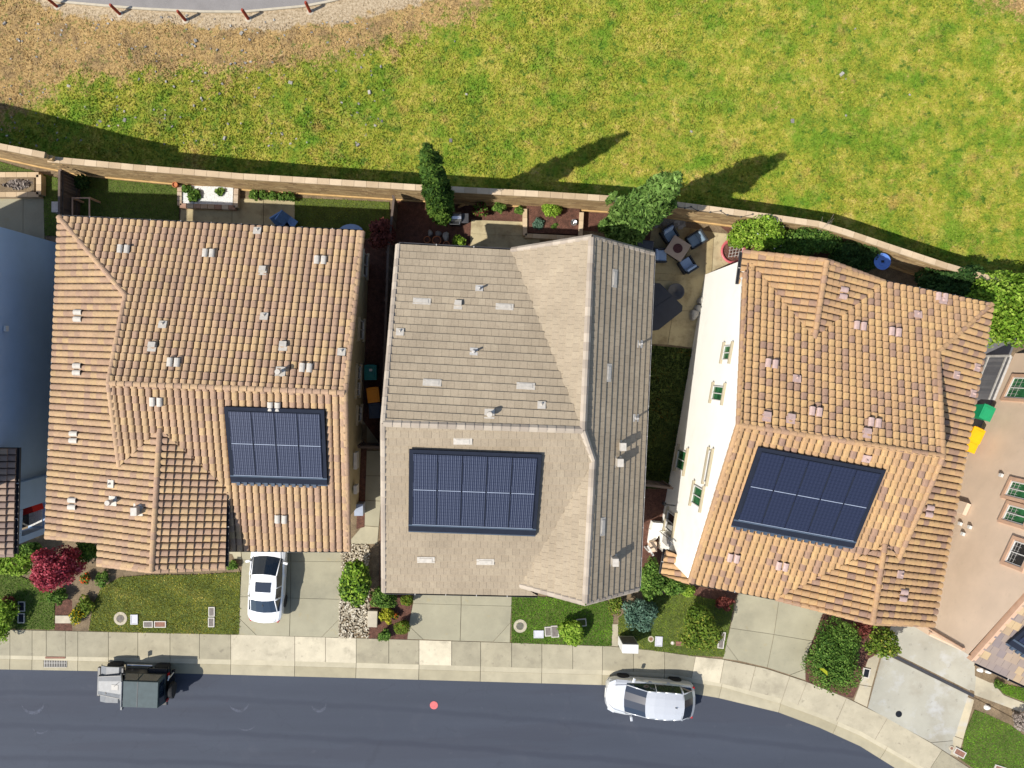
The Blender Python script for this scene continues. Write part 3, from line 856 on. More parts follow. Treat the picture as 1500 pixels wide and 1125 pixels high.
def build_field_grass(n):
    px = NR.uniform(-60, 1560, n * 2); py = NR.uniform(-60, 440, n * 2)
    X = (px - NX) * (H + 1) / F; Y = (NY - py) * (H + 1) / F
    wx = np.array([p.x for p in wall_ext]); wy = np.array([p.y for p in wall_ext])
    ok = Y > np.interp(X, wx, wy) + .05
    X, Y = X[ok][:n], Y[ok][:n]
    Z = np.interp(X, _fx, _fz) + .05 * np.sin(X * .5) * np.cos(Y * .4)
    qx = NX + X * F / (H - Z); qy = NY - Y * F / (H - Z)
    dry = np.array([dryness(a, b) for a, b in zip(qx, qy)]); sand = np.array([sandiness(a, b) for a, b in zip(qx, qy)])
    keep = (NR.random(len(X)) > sand * .96)
    X, Y, Z, dry, sand = X[keep], Y[keep], Z[keep], dry[keep], sand[keep]
    m = len(X)
    lush = .5 + .5 * np.sin(X * .9 + 2 * np.sin(Y * .7)) * np.cos(Y * 1.1 + np.sin(X * .6))
    a = NR.uniform(0, 2 * math.pi, m); hgt = NR.uniform(.03, .11, m) * (1 - .45 * dry) * (.7 + .5 * lush); wd = NR.uniform(.02, .06, m) * np.exp(NR.normal(0, .35, m))
    lean = NR.normal(0, .05, (m, 2))
    dx, dy = np.cos(a) * wd, np.sin(a) * wd
    V = np.empty((m, 3, 3))
    V[:, 0] = np.stack([X - dx, Y - dy, Z], 1); V[:, 1] = np.stack([X + dx, Y + dy, Z], 1)
    V[:, 2] = np.stack([X + lean[:, 0], Y + lean[:, 1], Z + hgt], 1)
    V[:, 2, :2] += np.stack([-dy, dx], 1) * NR.uniform(-.9, .9, (m, 1))
    T = np.clip(NR.normal(.5, .28, m), 0, 1)
    me = np_mesh('field_grass', V.reshape(-1, 3), np.arange(m * 3).reshape(-1, 3), T, M['field'])
    for nm, val in (('dry', np.repeat(dry, 3)), ('sand', np.repeat(sand, 3))):
        at = me.attributes.new(nm, 'FLOAT', 'POINT'); at.data.foreach_set('value', val.astype(np.float32))
    tag(link('field_grass', me), kind='stuff')
build_field_grass(230000)

# stones strewn on the field
FM = MB()
for k in range(330):
    if k < 300: x, y = R.uniform(-5, 560), R.uniform(20, 215)
    else: x, y = R.uniform(0, 1500), R.uniform(0, 330)
    p = PF(x, y)
    if p.y < wall_y(p.x) + .3: continue
    s = R.choice((.03, .04, .05, .065)) if R.random() < .95 else R.uniform(.08, .13)
    Mx = Matrix.Rotation(R.uniform(0, 3), 4, 'Z') @ Matrix.Rotation(R.uniform(-.5, .5), 4, 'X')
    FM.box((p.x, p.y, p.z + s * .3), (s * 2, s * 1.4, s), M=Mx, t=R.random())
FM.build('field_stones', M['stone'], kind='stuff', keep=True)

# ground under everything south of the wall
g = MB()
pts = [(-150, -150), (150, -150)] + [(p.x, p.y - .15) for p in reversed(wall_ext)]
g.prism(pts, -.40, -.34)
g.build('ground', M['dirt'], kind='structure', keep=True)

def row(lst, z=0.0): return [P(x, y, z) for x, y in lst]
# kerb lines in the photograph (gutter edge, kerb foot, kerb back, pavement back)
L_gut = [(-120, 978), (0, 980.5), (140, 983), (350, 988.7), (612.6, 995.7), (900, 1004), (980, 1010), (1053, 1022.5), (1140.5, 1043.5), (1200, 1065.7), (1260, 1093), (1311, 1125), (1380, 1172), (1460, 1240)]
L_ft = [(-120, 963), (0, 965.5), (158, 969.5), (350, 974), (612.6, 981), (881, 988.7), (980, 995), (1057, 1006.5), (1141.7, 1030.7), (1200, 1051.5), (1262, 1079), (1343.7, 1125), (1410, 1170), (1490, 1238)]
L_bk = [(-120, 957), (0, 960), (158, 963), (350, 966.5), (612.6, 973.5), (881, 981.7), (980, 987), (1060, 1002), (1146, 1024), (1200, 1045.3), (1262, 1072), (1353, 1125), (1420, 1168), (1500, 1236)]
L_pv = [(-120, 920), (0, 922.5), (158.7, 926), (350, 930), (612.6, 937.8), (750, 942), (895, 947), (960, 953.5), (1020, 962), (1057.7, 966), (1120, 979), (1179, 998), (1240, 1022.5), (1300, 1052), (1364.7, 1089), (1409, 1118), (1480, 1165), (1570, 1232)]
def yat(L, x): return float(np.interp(x, [a for a, b in L], [b for a, b in L]))
ROADZ = -.14

# soil of the yards
ys = MB()
back = [(p.x, p.y - .12) for p in wall_ext]
front = [tuple(P(x, y, 0))[:2] for x, y in L_pv]
ys.prism([(-140, front[0][1])] + front + [(140, front[-1][1] - 20)] + back[::-1], -.3, -.03)
ys.build('yard_soil', M['dirt'], kind='structure', keep=True)

rd = MB()
edge = [P(x, y, ROADZ) for x, y in L_gut]
edge = [Vector((-150, edge[0].y + 4, ROADZ))] + edge
far = [Vector((p.x - .0, p.y - 26, ROADZ)) for p in edge]
rd.prism([(p.x, p.y) for p in edge] + [(p.x, p.y) for p in far[::-1]], -.3, ROADZ)
rd.build('road', M['asphalt'], kind='structure', keep=True)

joints = [-70, -30, 14.5, 47, 67.7, 95.7, 113.9, 158.7, 201.8, 249, 292, 338, 431.8, 476.6, 521.7, 569.5, 613.8, 661.5, 704, 749.5, 793.8, 839, 882.5, 928, 973.7, 1019, 1061, 1107, 1157, 1182, 1240, 1300, 1380, 1450, 1560]
tone = {338: .85, 431.8: .95, 476.6: .93, 613.8: 1.0, 1019: .97, 1061: .72, 1107: .7, 1157: .72, 1182: .72, 1240: .72, 1300: .72}
def nearest(L, p):
    best = None
    for i in range(len(L) - 1):
        a, b = Vector(L[i]), Vector(L[i + 1]); t = max(0, min(1, (p - a).dot(b - a) / (b - a).length_squared)); q = a + (b - a) * t
        if best is None or (q - p).length < best[0]: best = ((q - p).length, q)
    return best[1]
def cutline(L, xa, xb):
    return [(xa, yat(L, xa))] + [q for q in L if xa + .5 < q[0] < xb - .5] + [(xb, yat(L, xb))]
pv = empty('sidewalk', P(600, 955, 0)); tag(pv, kind='structure')
kb = empty('kerb', P(600, 975, -.14)); tag(kb, kind='structure')
def gapped(ring_a, ring_b, zt):
    """ring_a, ring_b: two photo polylines running the same way; returns plan polygon a little smaller than the panel"""
    A = [P(x, y, zt) for x, y in ring_a]; B = [P(x, y, zt) for x, y in ring_b]
    g_ = .012
    def pull(L):
        d0 = (L[1] - L[0]).normalized(); d1 = (L[-2] - L[-1]).normalized()
        return [L[0] + d0 * g_] + L[1:-1] + [L[-1] + d1 * g_]
    A, B = pull(A), pull(B)
    return [(p.x, p.y) for p in A] + [(p.x, p.y) for p in B[::-1]]
for i in range(len(joints) - 1):
    a, b = joints[i], joints[i + 1]
    ra = nearest(L_bk, Vector((a, yat(L_pv, a)))).x; rb_ = nearest(L_bk, Vector((b, yat(L_pv, b)))).x
    if a < 1000: ra = a
    if b < 1000: rb_ = b
    mb = MB(); mb.prism(gapped(cutline(L_pv, a, b), cutline(L_bk, ra, rb_), 0), -.28, R.uniform(-.004, .004), t=tone.get(a, R.uniform(.12, .68)))
    mb.build('paving_slab', M['concrete'], pv)
    if i % 2 == 0 or a > 330:
        k = i
kj = [-70, 14.5, 47, 114, 158.7, 249, 338, 431.8, 521.7, 613.8, 704, 793.8, 882.5, 973.7, 1058, 1146, 1228, 1300, 1400, 1470]
for a, b in zip(kj[:-1], kj[1:]):
    fa, fb_ = nearest(L_ft, Vector((a, yat(L_bk, a)))).x, nearest(L_ft, Vector((b, yat(L_bk, b)))).x
    ga, gb = nearest(L_gut, Vector((a, yat(L_bk, a)))).x, nearest(L_gut, Vector((b, yat(L_bk, b)))).x
    mb = MB()
    zk = -.005
    top = gapped(cutline(L_bk, a, b), cutline(L_ft, fa, fb_), zk)
    mb.prism(top, -.3, zk - .012, t=R.uniform(.55, .95))
    mb.build('kerb_stone', M['kerb'], kb)
    mb = MB(); mb.prism(gapped(cutline(L_ft, fa, fb_), cutline(L_gut, ga, gb), -.13), -.3, -.128, t=R.uniform(.15, .5))
    mb.build('gutter_slab', M['kerb'], kb)

# storm drain grate
dr = empty('drain_grate', P(80, 971, -.12), 'black iron storm drain grate set in the gutter west of the off-road car', 'drain')
mb = MB()
for i in range(14):
    p = P(65.5 + i * 2.45, 971, -.115); mb.box(p, (.035, .38, .03))
for y in (965, 971, 977): mb.box(P(81, y, -.112), (1.2, .03, .03))
mb.build('grate', M['black'], dr)
mb = MB(); mb.box(P(81, 971, -.125), (1.24, .46, .01)); mb.build('pit', M['joint'], dr)
mb = MB(); mb.box(P(81, 963.3, .0), (1.05, .10, .02)); mb.build('lintel_plate', M['rust'], dr)

# round pink marking disc on the road, small white dot
mb = MB(); mb.lathe(P(635.7, 1033, ROADZ + .004), [(.215, 0), (.205, .012), (0.001, .012)], 24)
mb.build('manhole_cover', M['pinkdisc'], label='small pink round cover in the middle of the asphalt road', cat='manhole cover')

# far side of the road
mb = MB(); fs = [(p.x, p.y + .0) for p in far]
mb.prism(fs + [(150, -150), (-150, -150)], -.3, -.02)
mb.build('far_verge', M['lawn'], kind='structure', keep=True)

# path behind the field
mb = MB(); eb = MB()
xs = list(range(60, 530, 10))
def py_path(x): return float(np.interp(x, [60, 93, 203, 296, 356, 444.7, 477, 530], [-6, 1, 10.5, 15, 15.2, 7, 1, -12]))
for a, b in zip(xs[:-1], xs[1:]):
    pa, pb = PF(a, py_path(a), .10), PF(b, py_path(b), .10)
    mb.poly([pa, pb, Vector((pb.x * 1.05, pb.y + 9, pb.z)), Vector((pa.x * 1.05, pa.y + 9, pa.z))])
    mb.poly([pa - Vector((0, 0, .3)), pb - Vector((0, 0, .3)), pb, pa])
    d = (pb - pa).normalized(); n = Vector((d.y, -d.x, 0)) * .12
    eb.poly([pa + n, pb + n, pb, pa]); eb.poly([pa + n - Vector((0, 0, .25)), pb + n - Vector((0, 0, .25)), pb + n, pa + n])
o = mb.build('path', M['path'], kind='structure', keep=True)
eb.build('path_edging', M['path_edge'], kind='structure', keep=True)

# red bollards
def bollard():
    r = empty('bollard', (0, 0, 0))
    mb = MB(); mb.lathe((0, 0, 0), [(.085, -.1), (.085, .98), (.06, 1.06), (0.001, 1.07)], 12); mb.build('post', M['post_red'], r, local=True)
    mb = MB(); mb.lathe((0, 0, 0), [(.20, -.05), (.19, .03), (.09, .05)], 12); mb.build('footing', M['path_edge'], r, local=True)
    return r
def copy_tree(o, loc=None, rz=None):
    c = o.copy(); C.objects.link(c); PM[c] = PM[o]
    if loc is not None:
        c.location = loc
        if rz is not None: c.rotation_euler = (0, 0, rz)
        PM[c] = Matrix.Translation(Vector(loc)) @ Matrix.Rotation(c.rotation_euler.z, 4, 'Z')
    for ch in list(o.children):
        d = ch.copy(); C.objects.link(d); d.parent = c; PM[d] = PM[c] @ d.matrix_basis
        for g2 in list(ch.children):
            e = g2.copy(); C.objects.link(e); e.parent = d
    return c
b0 = bollard()
blab = ['red bollard farthest left along the curved path, cut by the top edge', 'red bollard second from the left along the curved path',
        'red bollard in the middle of the five by the curved path', 'red bollard fourth from the left beside the path, near its lowest bend', 'red bollard farthest right, where the path leaves the photo']
for i, (x, y) in enumerate([(84, 10), (176, 21), (272, 30), (364, 28), (454.5, 17.5)]):
    b = b0 if i == 0 else copy_tree(b0)
    p = PF(x, y); b.location = p; PM[b] = Matrix.Translation(p)
    tag(b, blab[i], 'bollard', 'red bollards along the path')

# ================================================================== boundary wall of blocks
def poly_len(L):
    s = [0]
    for a, b in zip(L[:-1], L[1:]): s.append(s[-1] + (b - a).length)
    return s
def walk(L, S, s):
    s = max(0, min(S[-1] - 1e-6, s))
    for i in range(len(L) - 1):
        if s <= S[i + 1]:
            d = (L[i + 1] - L[i]).normalized(); return L[i] + d * (s - S[i]), d
def block_wall(name, line, ztop, label, thick=.22, base=-6.5):
    root = empty(name, (line[0].x, line[0].y, 0), label, 'wall')
    line = [Vector((p.x, p.y, 0)) for p in line]; S = poly_len(line)
    bl = MB(); n = 0
    rows_ = int((ztop - .08 - 0) / .2)
    core = MB()
    for i in range(len(line) - 1):
        a, b = line[i], line[i + 1]; d = (b - a).normalized(); nn = Vector((d.y, -d.x, 0))
        core.prism([a + nn * .03, b + nn * .03, b + nn * (thick - .03), a + nn * (thick - .03)], base, ztop - .1, .1)
    core.build('core', M['wallblock'], root)
    z = ztop - .09
    r = 0
    while z > -.25:
        s = -.2 * (r % 2)
        while s < S[-1]:
            p, d = walk(line, S, s + .2); nn = Vector((d.y, -d.x, 0)); c = p + nn * thick / 2
            bl.box((c.x, c.y, z - .10), (.388, thick + R.uniform(-.004, .012), .188), rz=math.atan2(d.y, d.x), t=min(1, max(0, R.gauss(.5, .28))))
            s += .4
        z -= .2; r += 1
    bl.build('wall_blocks', M['wallblock'], root, kind='stuff')
    k = int(S[-1] / .6); vs = []
    for t in (0, .35, .7, 1):
        mb = MB(); mb.box((0, 0, 0), (.588, thick + .07, .10), t=t); vs.append(mb.mesh('cap_stone', M['wallcap']))
    for i in range(k):
        p, d = walk(line, S, (i + .5) * S[-1] / k); nn = Vector((d.y, -d.x, 0)); c = p + nn * thick / 2
        link('cap_stone', R.choice(vs), root, Matrix.Translation((c.x, c.y, ztop - .04)) @ Matrix.Rotation(math.atan2(d.y, d.x), 4, 'Z') @ Matrix.Diagonal((S[-1] / k / .6, 1, 1, 1)))
    lg = MB()
    for i in range(len(line) - 1):
        a, b = line[i], line[i + 1]; d = (b - a).normalized(); nn = Vector((d.y, -d.x, 0))
        lg.prism([a + nn * (thick + .005), b + nn * (thick + .005), b + nn * (thick + .07), a + nn * (thick + .07)], -.1, .16)
    lg.build('footing', M['ledge'], root)
    return root
zl = 3.1
left_line = [P(x, y, zl) for x, y in [(-420, 118), (0, 211), (66, 224)]]
right_line = [P(x, y, ZW) for x, y in [(70, 229.5)] + WO[3:]]
block_wall('boundary_wall', left_line, zl, 'higher end section of the tan block wall at the left edge of the photo')
block_wall('boundary_wall', right_line, ZW, 'long curving tan block wall between the back yards and the grass field')

# pale scuffs ground into the asphalt
M['scuff'] = mat('scuffed_asphalt', (.062, .070, .092), .9, .35, 6)
for x, y, r_, a0, a1, w_ in ((48, 1027, .62, 3.4, 6.2, .07), (205, 1029, .0, 0, 0, 0), (350, 1026, .55, 3.5, 6.0, .06), (467, 1031, .38, 3.2, 6.4, .06), (60, 1060, .5, 3.6, 5.6, .04), (360, 1050, .7, 3.9, 5.6, .03), (215, 1022, .4, 3.2, 5.9, .04)):
    if not r_: continue
    mb = MB(); c = P(x, y, ROADZ + .003); n = 14
    for i in range(n):
        b0, b1 = a0 + (a1 - a0) * i / n, a0 + (a1 - a0) * (i + 1) / n
        wa, wb = 1.8 * w_ * math.sin(math.pi * i / n), w_ * math.sin(math.pi * (i + 1) / n)
        mb.poly([(c.x + (r_ - wa) * math.cos(b0), c.y + (r_ - wa) * math.sin(b0), c.z), (c.x + (r_ - wb) * math.cos(b1), c.y + (r_ - wb) * math.sin(b1), c.z), (c.x + (r_ + wb) * math.cos(b1), c.y + (r_ + wb) * math.sin(b1), c.z), (c.x + (r_ + wa) * math.cos(b0), c.y + (r_ + wa) * math.sin(b0), c.z)][::-1])
    mb.build('road_scuff', M['scuff'], kind='structure', keep=True)

# ================================================================== house A (tan barrel tiles)
E0 = 5.2
def rnd_tint(mu=.55, sd=.25): return lambda: min(1, max(0, R.gauss(mu, sd)))
def two_tone(pdark, a=(.0, .25), b=(.4, .9)):
    return lambda: R.uniform(*a) if R.random() < pdark else R.uniform(*b)
TB = barrel(.300, .333)
hA = empty('house', P(300, 560, 0), 'house with tan barrel tile roof and eight solar panels beside the white sedan', 'house')
ra = Roof(hA, M['tileA'], TB, two_tone(.33, (.02, .34), (.42, 1)))
A_NE, A_NW = P(531, 340, E0), P(87, 318, E0)
A_RE, A_RW = P(505.5, 575, 7.6), P(160, 561, 7.6)
A_SE = P(510.5, 806, E0)
A_HIP = P(185, 433, 6.38); A_SWT = P(176, 682, 6.38)
A_GN = P(235, 628, 6.96); A_GS = P(223, 836, 6.96)
A_VE = P(333, 712, 6.13); A_ES = P(330, 831, 6.05)
A_WS = P(68, 786, E0)
aN = ra.facet('north', [A_NW, A_NE, A_RE, A_RW, A_HIP])
# south slope runs down to the eave; the front gable hides its lower left part
A_SW = P(340, 803, E0)
aS = ra.facet('south', [A_RW, A_SWT, A_GN, A_VE, P(333, 806, E0), A_SE, A_RE])
aW = ra.facet('west', [A_NW, A_HIP, P(180, 560, 6.36), A_SWT, A_GN, A_GS, P(144, 826, 6.02), P(145, 792, 6.02), A_WS])
aE = ra.facet('east', [A_GN, A_GS, A_ES, A_VE])
BARREL += [aS, aN]
A_vents = [(183, 367), (307, 373), (470, 383), (256, 532), (449, 540), (231, 587), (403, 594), (413, 758)]
rA = ra.finish()
capA = cap_meshes('round', M['tileA'], .34, .125, (.1, .3, .5, .7))
caps(rA, A_RE, A_RW, capA); caps(rA, A_NW, A_HIP, capA); caps(rA, A_HIP, A_RW, capA, lift=.05); caps(rA, A_SWT, A_RW, capA, lift=.05)
caps(rA, A_GS, A_GN, capA, lift=.06)
for a, b in ((A_NE, A_RE), (A_SE, A_RE)): caps(rA, a, b, capA, lift=.02)
for a, b in ((A_ES, A_GS), (P(144, 826, 6.02), A_GS), (A_WS, P(145, 792, 6.02))): caps(rA, a, b, capA, lift=.0)
for x, y in A_vents:
    pl = aN if y < 570 else aS
    roof_item(rA, pl, x, y, 'pair', 'vent_white')
for x, y in [(118, 463), (117, 541), (112, 640), (110, 737)]:
    roof_item(rA, aW, x, y, 'pair', 'vent_white')
for x, y in [(378, 340), (388, 465), (501, 517)]: roof_item(rA, aN, x, y, 'flap', 'vent_white')
for x, y in [(386, 397), (416, 507), (225, 508)]: roof_item(rA, aN, x, y, 'hood', 'vent_white')
roof_item(rA, aN, 412, 545, 'cap', 'vent_white'); roof_item(rA, aN, 240, 477, 'flap', 'vent_white')
roof_item(rA, aW, 166, 708, 'flap', 'vent_white'); roof_item(rA, aW, 168, 733, 'cap', 'vent_white'); roof_item(rA, aW, 205, 746, 'box', 'vent_white')
solar_array(hA, aS, [(330, 597.5), (474, 603), (478.5, 712), (337, 708)], 4, 2, 'solar')
gutter(hA, A_NW, A_NE, (.05, 1, 0)); gutter(hA, P(333, 805, E0), A_SE, (-.05, -1, 0)); gutter(hA, A_NW, A_WS, (-1, .04, 0)); gutter(hA, A_VE, A_ES, (1, 0, 0), 'gutter')
mb = MB()
aw = [(-18.35, 5.8), (-5.75, 5.2), (-6.3, -7.6), (-18.9, -7.2)]
wall_prism(mb, aw, [4.95, 5.2, 5.2, 4.95])
mb.poly([(-5.75, 5.2, 5.2), (-6.3, -7.6, 5.2), (-6.02, -1.28, 7.4)])
mb.prism([(-16.2, -7.2), (-11.4, -7.3), (-11.4, -8.5), (-16.2, -8.4)], -.05, 5.6)
mb.poly([(-16.2, -8.45, 5.5), (-11.3, -8.55, 5.6), (-13.75, -8.6, 6.7)])
_o = Vector((.25, 0, -.12)); mb.poly([A_HIP + _o - Vector((0, 0, .9)), A_HIP + _o, A_RW + _o, A_SWT + _o, A_SWT + _o - Vector((0, 0, .9))])
mb.build('wall', M['stuccoA'], hA)
wA, wB = (-6.3, -7.6), (-5.75, 5.2)
for x, y, gw, gh in ((533.5, 388, 1.1, 1.3), (528, 483, .9, 1.2), (524, 546, .6, 1.0), (523, 570, .6, 1.0), (525, 607, .7, 1.1)):
    wall_window(hA, wA, wB, x, y, gw, gh, 'glass_d', trimw=gw + .3)
# meter boxes on the side wall
for x, y, s in ((518, 669, .5), (519, 681, .5), (522, 718, .35)):
    b = P(x, y, 2.2)
    mb = MB(); mb.box((-6.0 + (y - 575) * -.0006 * 1, b.y, 1.5 + s), (.16, .42, .6)); mb.build('meter_box', M['white_trim'], hA)
mb = MB(); mb.box(P(527, 745, .35), (.45, .6, .7)); mb.build('ac_unit', M['solar_rail'], label='small grey pump unit standing in the mulch strip beside the side path', cat='pump')

# ================================================================== house B (taupe flat tiles)
hB = empty('house', P(750, 610, 0), 'middle house with taupe flat tile roof and ten striped solar panels', 'house')
TF = flat(.32, .35)
hB_ref[0] = hB
rb = Roof(hB, M['tileB'], TF, rnd_tint(.5, .26))
B_NW, B_SW = P(584, 358, E0), P(563, 867, E0)
B_RW, B_J = P(562, 620, 7.8), P(854, 630, 7.75)
B_V1 = P(749, 367, E0); B_N = P(867, 348, 7.6)
B_NE, B_SE = P(957, 372, E0), P(935, 862, E0)
B_S1 = P(868.5, 674, 7.25); B_S2 = P(857.5, 883, 7.2)
B_VS = P(762, 857, E0 + .15)
B_SM = P(788, 872, E0)
bN = rb.facet('north', [B_NW, B_V1, B_J, B_RW])
bS = rb.facet('south', [B_RW, B_J, B_S1, B_VS, B_SM, B_SW])
bW1 = rb.facet('west', [B_V1, B_N, B_J])
bE = rb.facet('east', [B_N, B_NE, B_SE, B_S2, B_S1, B_J])
bW2 = rb.facet('southwest', [B_S1, B_S2, B_VS])
rB = rb.finish()
capB = cap_meshes('angle', M['ridgeB'], .36, .15, (.1, .4, .7, 1))
caps(rB, B_J, B_RW, capB, .37); caps(rB, B_J, B_N, capB, .37); caps(rB, B_S1, B_J, capB, .37); caps(rB, B_S2, B_S1, capB, .37)
for a, b in ((B_NW, B_RW), (B_SW, B_RW), (B_NE, B_N), (B_V1, B_N), (B_SE, B_S2), (B_VS, B_S2)): caps(rB, a, b, capB, .37, lift=.0)
for x, y, pl, w_, h_ in [(618, 442, bN, .78, .30), (739, 450, bN, .78, .30), (633, 561, bN, .78, .30), (770, 566, bN, .78, .30), (678, 645.5, bS, .78, .30), (624, 819, bS, .78, .30), (711, 822, bS, .78, .30),
                         (899, 408, bE, .78, .30), (890.5, 546, bE, .78, .30), (881.5, 771, bE, .78, .30)]:
    roof_item(rB, pl, x, y, 'slot', 'vent_white', w_, h_)
roof_item(rB, bN, 671, 446, 'hood', 'vent_white'); roof_item(rB, bN, 586, 487, 'flap', 'vent_white'); roof_item(rB, bN, 702, 423, 'pipe', 'gutter_l'); roof_item(rB, bN, 694, 515, 'pipe', 'gutter_l')
roof_item(rB, bN, 717, 606, 'cap', 'vent_white'); roof_item(rB, bN, 793, 594, 'flap', 'vent_white')
for x, y in ((937, 504), (931, 612)): roof_item(rB, bE, x, y, 'pipe', 'gutter_l')
for x, y in ((910, 653), (906, 676), (899, 820)): roof_item(rB, bE, x, y, 'box', 'vent_white')
solar_array(hB, bS, [(600.5, 660), (792, 668), (785, 786), (598, 780)], 5, 2, 'solar')
gutter(hB, B_NW, B_V1, (.03, 1, 0)); gutter(hB, B_SW, B_SM, (-.03, -1, 0)); gutter(hB, B_NE, B_SE, (1, -.04, 0), 'gutter_l')
mb = MB()
bw = [(-3.4, 4.7), (1.6, 4.5), (1.7, 4.6), (7.4, 4.35), (6.75, -9.4), (2.4, -9.2), (2.3, -9.8), (-4.0, -9.9)]
wall_prism(mb, bw, [5.05] * 8)
mb.poly([(-3.4, 4.7, 5.05), (-4.0, -9.9, 5.05), (-3.72, -2.6, 7.6)][::-1])
mb.poly([(1.7, 4.62, 5), (7.4, 4.37, 5), (4.7, 4.5, 7.3)][::-1]); mb.poly([(2.4, -9.25, 5), (6.75, -9.42, 5), (4.55, -9.4, 6.9)])
mb.build('wall', M['stuccoB'], hB)
mb = MB(); mb.box((-1.0, -9.93, 1.1), (4.9, .08, 2.2)); mb.build('garage_door', M['white_trim'], hB)

# ================================================================== house D (golden barrel tiles)
hD = empty('house', P(1190, 620, 0), 'house with golden and mauve barrel tile roof and a tall cream side wall', 'house')
rd_ = Roof(hD, M['tileD'], TB, two_tone(.17, (.02, .26), (.36, .95)))
D_NE, D_N1, D_NW = P(1451, 446, E0), P(1293, 413, E0), P(1091, 376, E0)
D_RW, D_RE = P(1082, 622, 7.75), P(1380, 668, 7.75)
D_SW, D_SM = P(1011, 852, E0), P(1136, 876, E0)
D_HIP = P(1372, 517, 6.15)
D_SE = P(1366, 915, E0)
D_GN, D_GS = P(1295, 797, 6.4), P(1277, 912, 6.4)
D_CN, D_CS = P(1210, 382, 6.55), P(1192, 495, 6.55)
D_CW, D_CV = P(1088, 369, 5.2), P(1101, 386, 5.45)
D_V2 = P(1315, 818, 6.2)
_pN = Plane([D_NE, D_NW, D_RW, D_RE])
D_CS = _pN.hit(1192, 495); D_CV = _pN.hit(1101, 386); D_N1 = _pN.hit(1294, 413); D_HIP = _pN.hit(1372, 517)
D_CN = P(1210, 382, D_CS.z + .02)
dN = rd_.facet('north', [_pN.hit(1093, 384), D_CV, D_CS, D_N1, D_NE, D_HIP, D_RE, D_RW])
dCW = rd_.facet('cross_west', [D_CW, D_CN, D_CS, D_CV, P(1093, 417, 5.33), P(1082, 416, E0)])
dCE = rd_.facet('cross_east', [D_CN, D_N1, D_CS])
dS = rd_.facet('south', [D_RW, D_RE, D_V2, D_GN, P(1148, 868, E0 + .1), D_SM, D_SW])
dE = rd_.facet('east', [D_NE, D_SE, D_GS, D_GN, D_V2, P(1372, 668, 6.2), D_HIP])
dW = rd_.facet('front_west', [D_GN, D_GS, D_SM, P(1148, 868, E0 + .1)])
# low entry roof at the front west corner
lw = [P(1007, 800, 3.3), P(1012, 862, 3.1), P(969, 838, 2.7), P(976, 808, 2.9)]
dL = rd_.facet('porch', [P(975.5, 805, 2.85), P(1009, 818, 3.5), P(1011, 856, 3.5), P(969, 841, 2.75)])
BARREL += [dS]
rD = rd_.finish()
capD = cap_meshes('round', M['tileD'], .34, .125, (.22, .3, .4, .5))
caps(rD, D_RE, D_RW, capD); caps(rD, D_NE, D_HIP, capD); caps(rD, D_HIP, D_RE, capD, lift=.05); caps(rD, D_V2, D_RE, capD, lift=.05)
caps(rD, D_GS, D_GN, capD, lift=.06); caps(rD, D_CN, D_CS, capD, lift=.06)
for a, b in ((P(1092, 400, E0 + .15), D_RW), (D_SW, D_RW), (D_CW, D_CN), (D_N1, D_CN), (D_SM, D_GS), (D_SE, D_GS)): caps(rD, a, b, capD, lift=.0)
for x, y, pl in [(1231, 429, dCE), (1257, 479, dN), (1308, 488, dN), (1128, 534, dN), (1192, 604, dN), (1278, 620, dN), (1376, 437, dN), (1073, 815, dS), (1144, 827, dS), (1356, 747, dE), (1318, 870, dE)]:
    roof_item(rD, pl, x, y, 'pair', 'vent_pink')
for x, y in ((1121, 610), (1156, 613), (1267, 634)): roof_item(rD, dN, x, y, 'hood', 'vent_pink')
for x, y in ((1165, 556), (1342, 462), (1378, 442)): roof_item(rD, dN, x, y, 'flap', 'vent_pink')
for x, y in ((1397, 549), (1427, 538), (1421, 576), (1315, 840)): roof_item(rD, dE, x, y, 'flap', 'vent_pink')
roof_item(rD, dS, 1267, 670, 'flap', 'vent_pink')
solar_array(hD, dS, [(1112, 657), (1295, 691), (1252, 805), (1072, 772)], 5, 2, 'solarD')
gutter(hD, D_N1, D_NE, (.2, 1, 0)); gutter(hD, P(1018, 853, E0), D_SM, (-.18, -1, 0)); gutter(hD, D_CW, P(1082, 416, E0), (-1, .1, 0)); gutter(hD, P(975.5, 805, 2.85), P(969, 841, 2.75), (-1, .15, 0))
mb = MB()
D1, D2 = (11.98, 4.6), (9.46, -9.75)
D3, D4 = (20.1, -11.0), (22.6, 2.3)
wall_prism(mb, [D2, D3, D4, (18.3, 3.3), D1], [5.08, 5.05, 5.05, 5.05, 5.05])
_o = Vector((-.25, 0, -.12)); mb.poly([D_HIP + _o - Vector((0, 0, .9)), D_HIP + _o, D_RE + _o, D_V2 + _o, D_V2 + _o - Vector((0, 0, .9))])
mb.poly([(D1[0], D1[1], 5.05), (D2[0], D2[1], 5.08), (10.70, -2.6, 7.70)])
for a_, b_, c_, d_ in (((D1[0], D1[1], 5.0), (10.70, -2.6, 7.70), D_RW, D_NW), ((10.70, -2.6, 7.70), (D2[0], D2[1], 5.1), D_SW, D_RW)): mb.poly([a_, b_, tuple(Vector(c_) + Vector((.1, 0, -.1))), tuple(Vector(d_) + Vector((.1, 0, -.1)))])
mb.build('wall', M['stuccoD'], hD)
